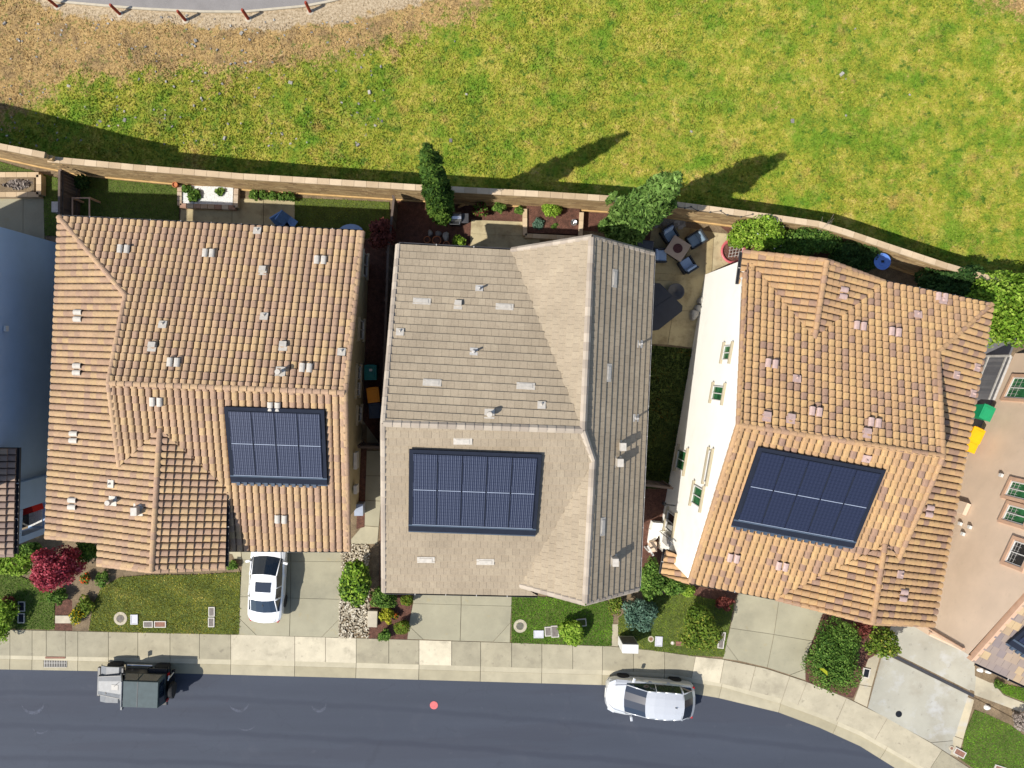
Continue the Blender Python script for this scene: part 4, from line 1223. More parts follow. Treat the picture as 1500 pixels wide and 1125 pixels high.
# box-out above the cross gable corner and porch at the front corner
mb = MB(); mb.prism([P(970, 830, 0), P(990, 762, 0), P(1012, 770, 0), P(992, 838, 0)], 0, .0)
mb = MB(); q1, q2 = Vector((9.33, -9.75, 0)), Vector((9.62, -8.2, 0))
mb.prism([(9.12, -8.35), (9.02, -8.75), (9.5, -9.05), (9.62, -8.4)], -.05, .55); mb.prism([(9.02, -8.78), (8.92, -9.5), (9.35, -9.3), (9.48, -9.08)], -.05, .25)
mb.build('porch_wall', M['stuccoD'], hD)
mb = MB(); mb.tube((8.72, -9.45, .9), (9.0, -9.95, 1.0), .06, n=4); mb.tube((8.80, -9.75, 0), (8.80, -9.75, .95), .05, n=6); mb.build('porch_post', M['white_trim'], hD)
mb = MB(); mb.box((9.12, -9.62, .3), (.35, .5, .5)); mb.build('porch_step', M['stuccoE'], hD)
dA, dB = D1, D2
wall_window(hD, dA, dB, 1066, 517, .62, .85, 'glass_g', trimw=1.0)
wall_window(hD, dA, dB, 1052.5, 576.5, .62, 1.35, 'glass_g', trimw=1.0)
wall_window(hD, dA, dB, 1038.5, 683.5, 1.4, .35, 'glass_d', trimw=1.7, split=False)
wall_window(hD, dA, dB, 1022.5, 727, .8, 1.25, 'glass_g', trimw=1.2)
wall_window(hD, dA, dB, 999, 674, .95, 1.35, 'glass_g', trimw=1.4)
wall_window(hD, dA, dB, 983, 765, .85, 1.3, 'glass_d', trimw=1.3)
mb = MB()
mb.box((9.55, -8.95, 1.6), (.25, .5, .9), rz=-.18); mb.tube((9.42, -8.8, 0), (9.47, -8.8, 3.0), .03)
mb.build('meter_box', M['gutter_l'], hD)
mb = MB(); mb.tube((9.75, -7.1, 2.3), (9.15, -7.0, 2.45), .04); mb.tube((9.2, -7.0, 2.4), (9.2, -7.0, 2.15), .09); mb.build('wall_lamp', M['black'], hD)
mb = MB(); mb.box((10.2, -4.5, 1.3), (.05, .07, .12)); mb.build('hose_bib', M['black'], hD)
mb = MB(); mb.box((13.5, -10.35, 2.35), (4.4, .3, .4), rz=-.17); mb.build('garage_header', M['white_trim'], hD)

# ================================================================== house E (tan wall at right)
hE = empty('house', (26, -8, 0), 'tan stucco house at the right edge with brown-framed windows and mixed grey tile roof', 'house')
E1, E2 = Vector((21.95, -13.1, 0)), Vector((28.35, .45, 0))
eC = P(1423, 968, 5.5)
du = Vector((.42, .907, 0)).normalized(); dv = Vector((du.y, -du.x, 0))
def ept(a, b, z): return Vector((eC.x, eC.y, 0)) + du * a + dv * b + Vector((0, 0, z))
TE = flat(.33, .37)
re_ = Roof(hE, M['tileE'], TE, rnd_tint(.35, .32))
eS = re_.facet('south', [ept(0, 0, 5.5), ept(7.5, 0, 8.1), ept(7.5, 9, 8.1), ept(0, 9, 5.5)])
eN = re_.facet('north', [ept(7.5, 0, 8.1), ept(15.3, 0, 5.4), ept(15.3, 9, 5.4), ept(7.5, 9, 8.1)])
rE = re_.finish(200)
rk = MB()
for (a0, z0, a1, z1) in ((0, 5.5, 7.5, 8.1), (7.5, 8.1, 15.3, 5.4)):
    p0, p1 = ept(a0, -.06, z0 + .06), ept(a1, -.06, z1 + .06); w3 = dv * .16
    rk.poly([p0, p1, p1 + w3, p0 + w3]); rk.poly([p0 - Vector((0, 0, .3)), p1 - Vector((0, 0, .3)), p1, p0][::-1]); rk.poly([p0 - Vector((0, 0, .3)), p0, p0 + w3, p0 + w3 - Vector((0, 0, .3))])
rk.build('rake_board', M['tan_trim'], rE)
gutter(hE, ept(0, .3, 5.5), ept(0, 8, 5.5), -du)
solar_array(hE, eS, [(1512, 915), (1560, 942), (1520, 975), (1477, 944)], 2, 1, 'solarD', rail=False)
n_ = Vector((-du.y, du.x, 0))
mb = MB()
e1, e2 = E1, E2; e3, e4 = E2 + dv * 8.5, E1 + dv * 8.5
wall_prism(mb, [e1, e4, e3, e2], [5.45, 5.3, 5.2, 5.4])
mid = (e1 + e2) / 2
mb.poly([(e1.x, e1.y, 5.45), (mid.x, mid.y, 8.08), (e2.x, e2.y, 5.4)])
mb.build('wall', M['stuccoE'], hE)
mb = MB(); c_ = E1 + du * .0
mb.prism([E1 + dv * .25 - du * .22, E1 + dv * 6 - du * .22, E1 + dv * 6, E1 + dv * .25], -.05, 2.6); mb.build('garage_wall', M['stuccoE'], hE)
mb = MB(); mb.box(E1 - du * .06 + Vector((0, 0, 3.0)) + dv * 1.5, (3.2, .10, .12), rz=math.atan2(dv.y, dv.x)); mb.build('band', M['tan_trim'], hE)
mb = MB(); mb.tube(E1 + n_ * .08 + du * .12, E1 + n_ * .08 + du * .12 + Vector((0, 0, 5.2)), .05); mb.build('downspout', M['tan_trim'], hE)
wE1, wE2 = (E2.x, E2.y), (E1.x, E1.y)
for x, y, gw, gh, gl in ((1497, 569, 1.1, 1.5, 'glass_g'), (1494, 719, .7, 1.2, 'glass_g'), (1490, 755, .7, 1.2, 'glass_g'), (1493, 812, 1.0, .9, 'glass_d')):
    wall_window(hE, wE1, wE2, x, y, gw, gh, gl, surround=True, grid=1)
mb = MB()
for x, y in ((1468, 697), (1408, 768), (1422, 773), (1412, 783)):
    d3 = P(x, y, 0) - Vector((0, 0, H)); nn = n_; t = (E1 - Vector((0, 0, H))).dot(nn) / d3.dot(nn); p = Vector((0, 0, H)) + d3 * t
    mb.box(p + n_ * .06, (.16, .12, .16), rz=math.atan2(du.y, du.x))
mb.build('vent_hood', M['white_trim'], hE)
d3 = P(1411, 745, 0) - Vector((0, 0, H)); t = (E1 - Vector((0, 0, H))).dot(n_) / d3.dot(n_); p = Vector((0, 0, H)) + d3 * t
mb = MB(); mb.box(p + n_ * .1, (.62, .2, .75), rz=math.atan2(du.y, du.x)); mb.build('meter_box', M['stuccoE'], hE)

# ================================================================== house F (left edge)
hF = empty('house', (-24, -1, 0), 'stucco house at the left edge, blue shade painted into its wall, with a brown tile corner roof', 'house')
rf = Roof(hF, M['tileF'], TB, two_tone(.4, (0, .4), (.5, 1)))
f1, f2 = P(25, 656, E0), P(21, 812, E0)
fE = rf.facet('east', [f1, f2, f2 + Vector((-3.4, .15, 1.1)), f1 + Vector((-3.4, .15, 1.1))])
rF = rf.finish(80)
gutter(hF, f1, f2, (1, 0, 0)); caps(rF, f2 + Vector((0, 0, 0)), f2 + Vector((-3.4, .15, 1.1)), cap_meshes('round', M['tileF'], .34, .12, (.5, .7)), lift=0)
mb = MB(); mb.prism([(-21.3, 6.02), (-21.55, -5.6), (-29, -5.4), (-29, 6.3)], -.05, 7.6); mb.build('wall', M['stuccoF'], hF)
mb = MB()
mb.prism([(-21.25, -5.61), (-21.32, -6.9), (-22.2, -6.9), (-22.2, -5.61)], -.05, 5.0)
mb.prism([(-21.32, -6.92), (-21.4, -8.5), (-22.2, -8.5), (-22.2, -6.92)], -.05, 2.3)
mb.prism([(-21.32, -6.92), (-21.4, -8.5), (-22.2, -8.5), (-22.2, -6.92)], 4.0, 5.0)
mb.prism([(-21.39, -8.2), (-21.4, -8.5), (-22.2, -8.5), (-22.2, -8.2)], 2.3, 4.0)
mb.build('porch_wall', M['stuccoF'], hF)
mb = MB(); mb.box((-21.9, -7.5, 2.32), (.8, 1.2, .03)); mb.build('balcony_floor', M['white_gravel'], hF)
mb = MB(); mb.box((-22.15, -7.5, 3.1), (.05, 1.15, 1.5)); mb.build('window', M['glass_d'], hF)
mb = MB(); mb.box((-21.7, -7.15, 2.75), (.55, .35, .8), rz=.3); mb.build('chair', M['redpaint'], label='red folded chair standing in the wall opening of the shaded house at left', cat='chair')
mb = MB(); mb.box((-21.28, 1.5, 5.2), (.1, .25, .2)); mb.build('vent_hood', M['white_trim'], hF)

# ================================================================== ground surfaces in the yards
_pc = [0]
def patch(name, pts, m, z1=0.0, z0=-.06, t=.5, parent=None, kind='structure', **k):
    _pc[0] += 1; z1 += _pc[0] * .0009
    mb = MB(); mb.prism([P(x, y, 0) for x, y in pts], z0, z1, t=t)
    return mb.build(name, M[m], parent, kind=kind, keep=True, **k)

def slabs(name, root_label, polys, m, z1=.0, tones=None):
    r = empty(name, P(*polys[0][0], 0)); tag(r, kind='structure')
    for i, pl in enumerate(polys):
        c = Vector((sum(p[0] for p in pl) / len(pl), sum(p[1] for p in pl) / len(pl)))
        pts = []
        for p in pl:
            d = c - Vector(p); L_ = d.length; pts.append(tuple(Vector(p) + d / L_ * .45))
        mb = MB(); mb.prism([P(x, y, 0) for x, y in pts], -.06, z1 + R.uniform(-.003, .003), t=tones[i] if tones else R.uniform(.3, .7))
        mb.build('concrete_slab', M[m], r)
    # dark joint bed just below
    return r
# driveway A
slabs('driveway', '', [[(352, 800), (426, 802), (426, 822), (354.5, 820)], [(426, 802), (505, 804), (503.5, 823), (426, 822)],
    [(354.5, 820), (426, 822), (425.5, 876), (351.5, 874)], [(426, 822), (503.5, 823), (500, 878), (425.5, 876)],
    [(351.5, 874), (425.5, 876), (424, 932), (376, 931), (350.5, 906)], [(425.5, 876), (500, 878), (498, 906), (471, 933.5), (424, 932)],
    [(350.5, 906), (376, 931), (348.5, 930)], [(498, 906), (496.5, 934), (471, 933.5)], [(330, 800), (352, 800), (354, 820), (333, 818)]], 'driveway',
    tones=[.4, .45, .5, .5, .55, .5, .5, .5, .9])
# driveway B
slabs('driveway', '', [[(606, 866), (675.5, 868), (675.5, 886), (605, 884)], [(675.5, 868), (750, 870), (749.5, 888), (675.5, 886)],
    [(605, 884), (675.5, 886), (674, 939), (620, 937), (598, 916)], [(675.5, 886), (749.5, 888), (748, 912), (722, 940.5), (674, 939)],
    [(598, 916), (620, 937), (596.5, 936.5)], [(748, 912), (747, 941.5), (722, 940.5)]], 'driveway')
# driveway D
slabs('driveway', '', [[(1082, 866), (1141, 880), (1134, 929.5), (1069.5, 920)], [(1141, 880), (1212, 898), (1196, 925), (1190, 939), (1134, 929.5)],
    [(1069.5, 920), (1134, 929.5), (1124, 978), (1081.5, 968), (1063, 943)], [(1134, 929.5), (1190, 939), (1184, 960), (1180, 980), (1157, 989), (1124, 978)],
    [(1063, 943), (1081.5, 968), (1058.5, 965)], [(1180, 980), (1180, 996.5), (1157, 989)]], 'driveway', tones=[.55, .5, .5, .45, .4, .55])
# driveway E with pale borders
slabs('driveway', '', [[(1296, 905), (1368, 915), (1430, 958), (1421, 1012), (1296, 950)], [(1293, 956), (1419, 1018), (1397, 1085), (1364, 1088), (1271, 1037)],
    [(1397, 1085), (1392, 1106), (1364, 1088)]], 'driveE', tones=[.45, .5, .5])
slabs('driveway_border', '', [[(1273, 960), (1291, 955), (1277, 1006), (1259.5, 1003)], [(1259.5, 1003), (1277, 1006), (1270, 1036), (1251, 1027)],
    [(1411, 1018), (1427.5, 1025), (1411, 1083), (1397, 1078)], [(1397, 1078), (1411, 1083), (1403, 1110), (1391, 1105)]], 'driveE', tones=[.95, .9, 1, .95])
mb = MB(); a, b = P(1286, 949, 0), P(1427, 1020, 0); d = (b - a).normalized(); n = Vector((-d.y, d.x, 0)) * .075
mb.prism([a - n, b - n, b + n, a + n], -.05, -.004); mb.build('drain_channel', M['gutter'], label='long dark trench drain crossing the driveway at the right', cat='drain')
mb = MB(); mb.lathe(P(1316.5, 1046, .004), [(.17, 0), (.165, .012), (.001, .012)], 20); mb.build('drain_cover', M['black'], label='round black cover in the driveway between the trench drain and the sidewalk', cat='drain cover')
# garden paths
slabs('garden_path', '', [[(1430, 985), (1452, 998), (1470, 1018), (1500, 1030), (1560, 1050), (1560, 1080), (1500, 1045), (1460, 1030), (1427, 1018)], [(1423, 975), (1435, 975), (1432, 1015), (1420, 1010)]], 'driveE', tones=[.8, .5])
slabs('side_path', '', [[(537, 660), (561, 660), (560, 697), (536, 697)], [(536, 697), (560, 697), (558, 734), (534, 733)], [(534, 733), (558, 734), (555, 772), (531, 770)], [(531, 770), (555, 772), (553, 797), (512, 797), (514, 790)]], 'driveway', tones=[.25, .3, .35, .8])
slabs('side_yard_slab', '', [[(530, 590), (558, 590), (559, 622), (530, 622)], [(537, 622), (559, 622), (558, 652), (537, 652)]], 'driveway', tones=[.1, .1])
slabs('garden_path', '', [[(897, 914), (905.5, 914), (905.5, 947.5), (896, 946.5)]], 'concrete', tones=[.6])
# back yard slabs
slabs('patio', '', [[(265, 303), (305, 305), (340, 306), (340, 345), (262, 342)], [(340, 306), (344, 290), (386, 292), (386, 346), (340, 345)], [(386, 292), (432, 294), (432, 348), (386, 346)]], 'patio', z1=.01, tones=[.55, .6, .6])
slabs('patio', '', [[(-60, 289), (34, 289), (34, 380), (-60, 380)], [(34, 289), (64, 289), (66, 380), (34, 380)]], 'driveway', z1=.01, tones=[.3, .3])
slabs('patio', '', [[(690, 322), (770, 325), (768, 346), (689, 342)], [(689, 342), (768, 346), (790, 350), (800, 380), (688, 380)]], 'patio', z1=.01, tones=[.75, .7])
slabs('patio', '', [[(955, 328), (1012, 334), (1000, 402), (945, 400)], [(1012, 334), (1046, 340), (1042, 408), (1000, 402)], [(1046, 340), (1100, 346), (1092, 400), (1042, 420)],
    [(945, 400), (1000, 402), (998, 412), (945, 410)], [(945, 410), (998, 412), (986, 455), (940, 452)], [(998, 402), (1040, 405), (1034, 456), (986, 455)],
    [(940, 452), (986, 455), (978, 505), (935, 503)], [(986, 455), (1034, 456), (1018, 510), (978, 505)]], 'patio', z1=.01, tones=[.2, .3, .8, .15, .3, .35, .4, .45])
# soils
patch('mulch_bed', [(577, 288), (700, 290), (770, 300), (940, 305), (940, 345), (770, 330), (690, 322), (690, 370), (577, 370)], 'mulch', .0)
patch('mulch_bed', [(930, 330), (955, 318), (960, 410), (930, 410)], 'mulch', -.008)
patch('mulch_bed', [(1045, 322), (1240, 345), (1240, 400), (1100, 372), (1070, 344)], 'mulch', -.005)
patch('mulch_bed', [(526, 658), (537, 658), (534, 772), (522, 775)], 'mulch', .0)
patch('mulch_bed', [(560, 655), (572, 655), (570, 880), (555, 860)], 'mulch', .0)
patch('mulch_bed', [(540, 868), (606, 868), (596.5, 936.5), (540, 935)], 'mulch', .0)
patch('mulch_bed', [(945, 716), (990, 716), (975, 850), (930, 850)], 'mulch', .0)
patch('mulch_bed', [(82, 862), (106, 866), (106, 924), (80, 923)], 'mulch', .0)
patch('mulch_bed', [(40, 780), (240, 790), (340, 812), (352, 838), (300, 838), (222, 838), (175, 842), (150, 858), (136, 885), (130, 925), (106, 924), (106, 880), (40, 830)], 'dirt', .0)
patch('mulch_bed', [(1015, 858), (1082, 868), (1070, 890), (1015, 880)], 'mulch', .0)
patch('mulch_bed', [(1205, 899), (1310, 905), (1290, 955), (1272, 965), (1250, 1022), (1240, 1021), (1181, 998), (1180, 965)], 'mulch', .0)
patch('mulch_bed', [(1428, 972), (1470, 985), (1465, 1000), (1450, 1000), (1428, 990)], 'dirt', .0)
patch('mulch_bed', [(1427, 1022), (1450, 1034), (1480, 1050), (1520, 1075), (1520, 1095), (1480, 1062), (1450, 1048), (1425, 1038)], 'dirt', .0)
patch('side_yard_ground', [(575, 360), (530, 350), (520, 600), (560, 655), (575, 655)], 'mulch', -.01)

# lawns: turf base + grass blades (stuff)
def scatter_in(poly, n):
    pts = [(P(x, y, 0).x, P(x, y, 0).y) for x, y in poly]
    xs_, ys_ = [p[0] for p in pts], [p[1] for p in pts]
    X = NR.uniform(min(xs_), max(xs_), n * 3); Y = NR.uniform(min(ys_), max(ys_), n * 3)
    ins = np.zeros(len(X), bool); j = len(pts) - 1
    for i in range(len(pts)):
        (xi, yi), (xj, yj) = pts[i], pts[j]
        c = ((yi > Y) != (yj > Y)) & (X < (xj - xi) * (Y - yi) / (yj - yi + 1e-12) + xi)
        ins ^= c; j = i
    return X[ins][:n], Y[ins][:n]
lawn_stops = {
    'dryish': [(0, (.12, .13, .02)), (.35, (.21, .235, .026)), (.7, (.36, .34, .05)), (1, (.55, .46, .14))],
    'green': [(0, (.04, .09, .01)), (.5, (.085, .19, .014)), (1, (.18, .29, .035))],
    'bright': [(0, (.04, .12, .008)), (.5, (.10, .25, .012)), (1, (.22, .40, .03))],
    'mixed': [(0, (.06, .11, .012)), (.5, (.16, .24, .02)), (1, (.36, .36, .05))],
    'wild': [(0, (.02, .035, .01)), (.5, (.05, .085, .02)), (.9, (.10, .13, .03)), (1, (.35, .16, .02))]}
for k_, v_ in lawn_stops.items(): M['lawn_' + k_] = mat('lawn_grass_' + k_, None, .8, .3, 1.3, tints=v_, spec=.2, sub=.15)
def lawn(poly, kind, n, h=.06):
    patch('lawn', poly, 'lawn', .004)
    X, Y = scatter_in(poly, n); m = len(X)
    a = NR.uniform(0, 6.28, m); wd = NR.uniform(.015, .045, m); hg = NR.uniform(.5, 1.1, m) * h
    V = np.empty((m, 3, 3)); dx, dy = np.cos(a) * wd, np.sin(a) * wd
    V[:, 0] = np.stack([X - dx, Y - dy, np.zeros(m)], 1); V[:, 1] = np.stack([X + dx, Y + dy, np.zeros(m)], 1)
    V[:, 2] = np.stack([X + NR.normal(0, .04, m), Y + NR.normal(0, .04, m), hg], 1)
    lum = .5 + .22 * np.sin(X * 1.7 + np.sin(Y * 2.1) * 2) * np.cos(Y * 1.3)
    T = np.clip(NR.normal(0, .2, m) + lum, 0, 1)
    tag(link('lawn_grass', np_mesh('lawn_grass', V.reshape(-1, 3), np.arange(m * 3).reshape(-1, 3), T, M['lawn_' + kind])), kind='stuff')
lawn([(131, 924), (136, 888), (150, 860), (175, 846), (222, 842), (290, 842), (352, 838), (350, 929), (250, 927)], 'dryish', 26000)
lawn([(-10, 830), (45, 850), (80, 872), (80, 922), (14, 921), (-10, 921)], 'green', 8000)
lawn([(750, 872), (890, 880), (897, 905), (895, 946), (749, 941)], 'bright', 16000)
lawn([(906, 905), (960, 870), (1015, 872), (1075, 884), (1060, 962), (1015, 960), (955, 952), (906, 947)], 'mixed', 14000)
lawn([(1428, 1040), (1450, 1048), (1480, 1062), (1520, 1092), (1560, 1220), (1480, 1162), (1408, 1113), (1413, 1075)], 'bright', 14000)
lawn([(1456, 1000), (1500, 1008), (1530, 1030), (1500, 1027), (1470, 1016)], 'bright', 2500)
lawn([(100, 250), (150, 262), (262, 273), (262, 345), (90, 340)], 'green', 12000)
lawn([(432, 290), (570, 296), (572, 350), (432, 345)], 'mixed', 8000)
lawn([(-60, 228), (0, 237), (88, 262), (88, 345), (66, 345), (64, 289), (-60, 289)], 'bright', 6000)
lawn([(945, 505), (1022, 512), (985, 715), (930, 715)], 'wild', 14000, .16)

# ------------------------------------------------------------------ foliage
def leaf_mesh(name, m, lumps, n, size, flatness=.5, zmin=.02, hollow=.55, up=0.0, asp=.55):
    lumps = np.array(lumps, float)
    vol = lumps[:, 3] * lumps[:, 4] + lumps[:, 3] * lumps[:, 5]
    idx = NR.choice(len(lumps), n, p=vol / vol.sum())
    d = NR.normal(size=(n, 3)); d /= np.linalg.norm(d, axis=1)[:, None]
    r = hollow + (1 - hollow) * NR.random(n) ** .6
    r *= 1 + .10 * np.sin(d[:, 0] * 7 + idx) * np.cos(d[:, 1] * 6 + idx * 2)
    Pp = lumps[idx, :3] + d * r[:, None] * lumps[idx, 3:6]
    k = Pp[:, 2] > zmin
    Pp, d, idx, r = Pp[k], d[k], idx[k], r[k]; n = len(Pp)
    nrm = d * .8 + NR.normal(size=(n, 3)) * flatness; nrm[:, 2] += .3
    nrm /= np.linalg.norm(nrm, axis=1)[:, None]
    t = NR.normal(size=(n, 3)); t[:, 2] += up; t -= nrm * (t * nrm).sum(1)[:, None]; t /= np.linalg.norm(t, axis=1)[:, None]
    b = np.cross(nrm, t)
    s = size * NR.uniform(.45, 1.45, (n, 1))
    V = np.empty((n, 4, 3)); V[:, 0] = Pp - t * s; V[:, 1] = Pp + b * s * asp; V[:, 2] = Pp + t * s + nrm * s * .15; V[:, 3] = Pp - b * s * asp
    T = np.clip(.5 + NR.normal(0, .22, n) + .15 * np.sin(idx * 12.9), 0, 1)
    return np_mesh(name, V.reshape(-1, 3), np.arange(n * 4).reshape(-1, 4), T, m)

def lumpy(cx, cy, cz, rx, ry, rz, k, s=.5):
    out = [(cx, cy, cz, rx * .72, ry * .72, rz * .72)]
    for i in range(k):
        a = 2.4 * i + R.random(); e = R.uniform(-.3, 1.1)
        q = R.uniform(.45, .72)
        out.append((cx + math.cos(a) * math.cos(e) * rx * q, cy + math.sin(a) * math.cos(e) * ry * q, cz + math.sin(e) * rz * q, rx * s * R.uniform(.6, 1.1), ry * s * R.uniform(.6, 1.1), rz * s * R.uniform(.6, 1.1)))
    return out

def shrub(name, label, cat, px, py, r, h, mkey, n=None, size=.07, k=7, ry=None, group=None, hollow=.5, trunk=.04, s=.5, extra=None, crown='foliage', up=0., z0=None):
    """px,py: where the middle of the crown shows in the photograph"""
    zc = h * .55
    c = P(px, py, zc)
    root = empty(name, (c.x, c.y, 0), label, cat, group)
    ry = ry or r
    n = n or int(900 * max(r, ry) * (r + h) / (size / .07) ** 1.3 * 1.6)
    lumps = lumpy(c.x, c.y, zc if z0 is None else z0, r, ry, h * .48, k, s)
    link(crown, leaf_mesh(crown, M[mkey], lumps, n, size, hollow=hollow, up=up), root)
    mb = MB()
    mb.tube((c.x, c.y, -.05), (c.x, c.y, zc), trunk, trunk * .6)
    for i in range(5):
        a = 1.26 * i; mb.tube((c.x, c.y, zc * .4), (c.x + math.cos(a) * r * .5, c.y + math.sin(a) * ry * .5, zc * 1.2), trunk * .5, trunk * .2, n=5)
    mb.build('trunk' if h > 1.8 else 'stem', M['bark'], root)
    for (mk, cnt, sz) in (extra or []):
        fm = leaf_mesh('flowers', M[mk], [(l[0], l[1], l[2] + .03, l[3] * 1.05, l[4] * 1.05, l[5] * 1.05) for l in lumps], cnt, sz, hollow=.95)
        link('flowers', fm, root)
    return root

def cypress(label, base, top_h, r, mkey, n, lean=(0, 0), side=None):
    root = empty('cypress_tree', (base.x, base.y, 0), label, 'tree')
    lumps = []
    k = 26
    for i in range(k):
        t = i / (k - 1); z = .5 + (top_h - .6) * t
        rr = r * (1 - .55 * t ** 2.2) * (.55 + .45 * min(1, t * 4 + .4))
        rr *= 1 - .55 * max(0, (t - .8) / .2) ** 1.5
        rr *= R.uniform(.88, 1.12)
        a = i * 2.4
        off = rr * .32
        lumps.append((base.x + lean[0] * t + math.cos(a) * off, base.y + lean[1] * t + math.sin(a) * off, z, rr * .82, rr * .82, top_h / k * 1.25))
    for s_ in (side or []): lumps.append(s_)
    link('crown', leaf_mesh('crown', M[mkey], lumps, n, .13, flatness=.75, hollow=.62, up=1.8, asp=.32), root)
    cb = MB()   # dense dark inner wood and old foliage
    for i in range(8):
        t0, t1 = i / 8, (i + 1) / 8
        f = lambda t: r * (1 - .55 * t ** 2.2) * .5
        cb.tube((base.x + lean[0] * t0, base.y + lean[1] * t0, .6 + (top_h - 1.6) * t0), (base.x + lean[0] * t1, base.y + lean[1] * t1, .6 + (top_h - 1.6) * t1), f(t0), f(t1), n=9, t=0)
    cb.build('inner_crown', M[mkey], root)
    mb = MB(); mb.tube((base.x, base.y, -.05), (base.x, base.y, 2), .13, .09); mb.build('trunk', M['bark'], root)
    return root
cypress('tall dark green cypress by the wall behind the steel grill', P(649, 318, 0), 11.4, .64, 'f_cyp', 24000, lean=(0, .1))
b2 = P(901, 342, 0)
cypress('broad bright green cypress leaning over the wall beside the fire table patio', b2, 10.8, .98, 'f_cyp2', 30000, lean=(.15, .05),
        side=[(b2.x + math.cos(_a) * _r, b2.y + math.sin(_a) * _r, _z, .10, .10, .55) for _a, _r, _z in [(R.uniform(0, 6.28), R.uniform(.85, 1.1) * (1 - .05 * _q), 1.5 + _q * .42) for _q in range(20)]] + [(b2.x - .9, b2.y + 1.0, 3.6, .14, .14, 1.1), (b2.x - .55, b2.y + .75, 4.0, .16, .16, .9), (b2.x - 1.1, b2.y - .1, 2.6, .2, .2, .8), (b2.x + .9, b2.y - .4, 2.4, .14, .14, .6)])

# back yard of house B
shrub('shrub', 'small reddish shrub nearest the grill in the bark bed', 'shrub', 703, 308, .42, .8, 'f_red', 1500, .06, extra=[('f_mid', 500, .06)])
shrub('shrub', 'round green shrub in the bark bed, between the reddish shrub and the smallest one', 'shrub', 731, 304, .36, .8, 'f_mid', 1400, .055)
shrub('shrub', 'small dark green round shrub left of the raised block planter', 'shrub', 760, 308, .27, .6, 'f_mid', 800, .05)
shrub('shrub', 'round clipped yellow-green shrub at the back of the raised block planter', 'shrub', 806, 306, .54, 1.1, 'f_bright', 3400, .05, k=9)
shrub('shrub', 'small blue-green shrub at the left end of the raised block planter', 'shrub', 789, 328, .34, .6, 'f_blue', 900, .06)
shrub('shrub', 'low green plant at the front of the raised block planter', 'shrub', 812, 332, .22, .4, 'f_mid', 500, .05)
shrub('shrub', 'yellow-green shrub against the eave behind the three terracotta pots', 'shrub', 671, 354, .38, .7, 'f_bright', 1100, .06)
shrub('small_tree', 'dark red leaved small tree between the first two back yards', 'tree', 560, 341, .85, 2.6, 'f_red', 4200, .07, k=9, crown='crown')
# planter of blocks
pr = empty('planter', P(810, 325, 0), 'raised rectangular planter of tan blocks behind the middle house', 'planter')
for a, b in (((769, 306), (769, 345)), ((769, 345), (850, 349)), ((850, 349), (852, 311))):
    pa, pb = P(*a, .4), P(*b, .4); n = max(2, round((pb - pa).length / .42)); d = (pb - pa) / n
    for i in range(n):
        c = pa + d * (i + .5)
        mb = MB(); mb.box((c.x, c.y, .2), (d.length - .01, .22, .46), rz=math.atan2(d.y, d.x), t=R.random()); mb.build('block', M['wallcap'], pr)
patch('planter_soil', [(771, 303), (848, 307), (847, 345), (771, 342)], 'mulch', .28)
mb = MB(); mb.lathe(P(840, 327, .30), [(.06, 0), (.15, .12), (.17, .2), (.12, .16), (.001, .1)], 16); mb.build('bowl', M['metal'], label='small silver bowl light at the right end of the block planter', cat='garden light')
# grill
g = empty('grill', P(666, 319, 0), 'stainless steel grill with side shelves standing under the dark cypress', 'grill')
c = P(666, 319, 1.0)
mb = MB(); mb.box((c.x, c.y, .45), (.62, .5, .85)); mb.build('cabinet', M['black'], g)
mb = MB()
for i in range(6):
    a0, a1 = math.pi * i / 6, math.pi * (i + 1) / 6
    y0, z0, y1, z1 = c.y + .05 - .27 * math.cos(a0), .88 + .27 * math.sin(a0), c.y + .05 - .27 * math.cos(a1), .88 + .27 * math.sin(a1)
    mb.poly([(c.x - .34, y0, z0), (c.x + .34, y0, z0), (c.x + .34, y1, z1), (c.x - .34, y1, z1)])
for s_ in (-.34, .34): mb.poly([(c.x + s_, c.y + .05 - .27 * math.cos(math.pi * i / 6), .88 + .27 * math.sin(math.pi * i / 6)) for i in range(7)])
mb.build('lid', M['metal'], g)
mb = MB(); mb.tube((c.x - .25, c.y - .32, .98), (c.x + .25, c.y - .32, .98), .018); mb.tube((c.x - .25, c.y - .2, .98), (c.x - .25, c.y - .33, .98), .014); mb.tube((c.x + .25, c.y - .2, .98), (c.x + .25, c.y - .33, .98), .014); mb.build('handle', M['metal'], g)
for s_ in (-1, 1):
    mb = MB(); mb.box((c.x + s_ * .53, c.y, .88), (.36, .5, .05)); mb.build('side_shelf', M['solar_frame'] if s_ < 0 else M['gutter'], g, bevel=.01)
for i, (x, y, r_) in enumerate([(626, 352, .17), (640, 353, .23), (654, 359, .17)]):
    p = P(x, y, .2)
    t_ = tag(empty('plant_pot', (p.x, p.y, 0)), ['narrow terracotta pot leftmost beside the middle house eave', 'square terracotta pot between the two smaller pots by the eave', 'small terracotta pot nearest the yellow-green shrub by the eave'][i], 'plant pot', 'terracotta pots')
    mb = MB(); mb.lathe((p.x, p.y, 0), [(r_ * .7, 0), (r_, .38), (r_ * 1.05, .38), (r_ * 1.05, .42), (r_ * .88, .42), (r_ * .88, .34)], 14); mb.build('pot', M['terracotta'], t_)
    mb = MB(); mb.lathe((p.x, p.y, .355), [(r_ * .86, 0), (.001, .02)], 14); mb.build('soil', M['mulch'], t_)
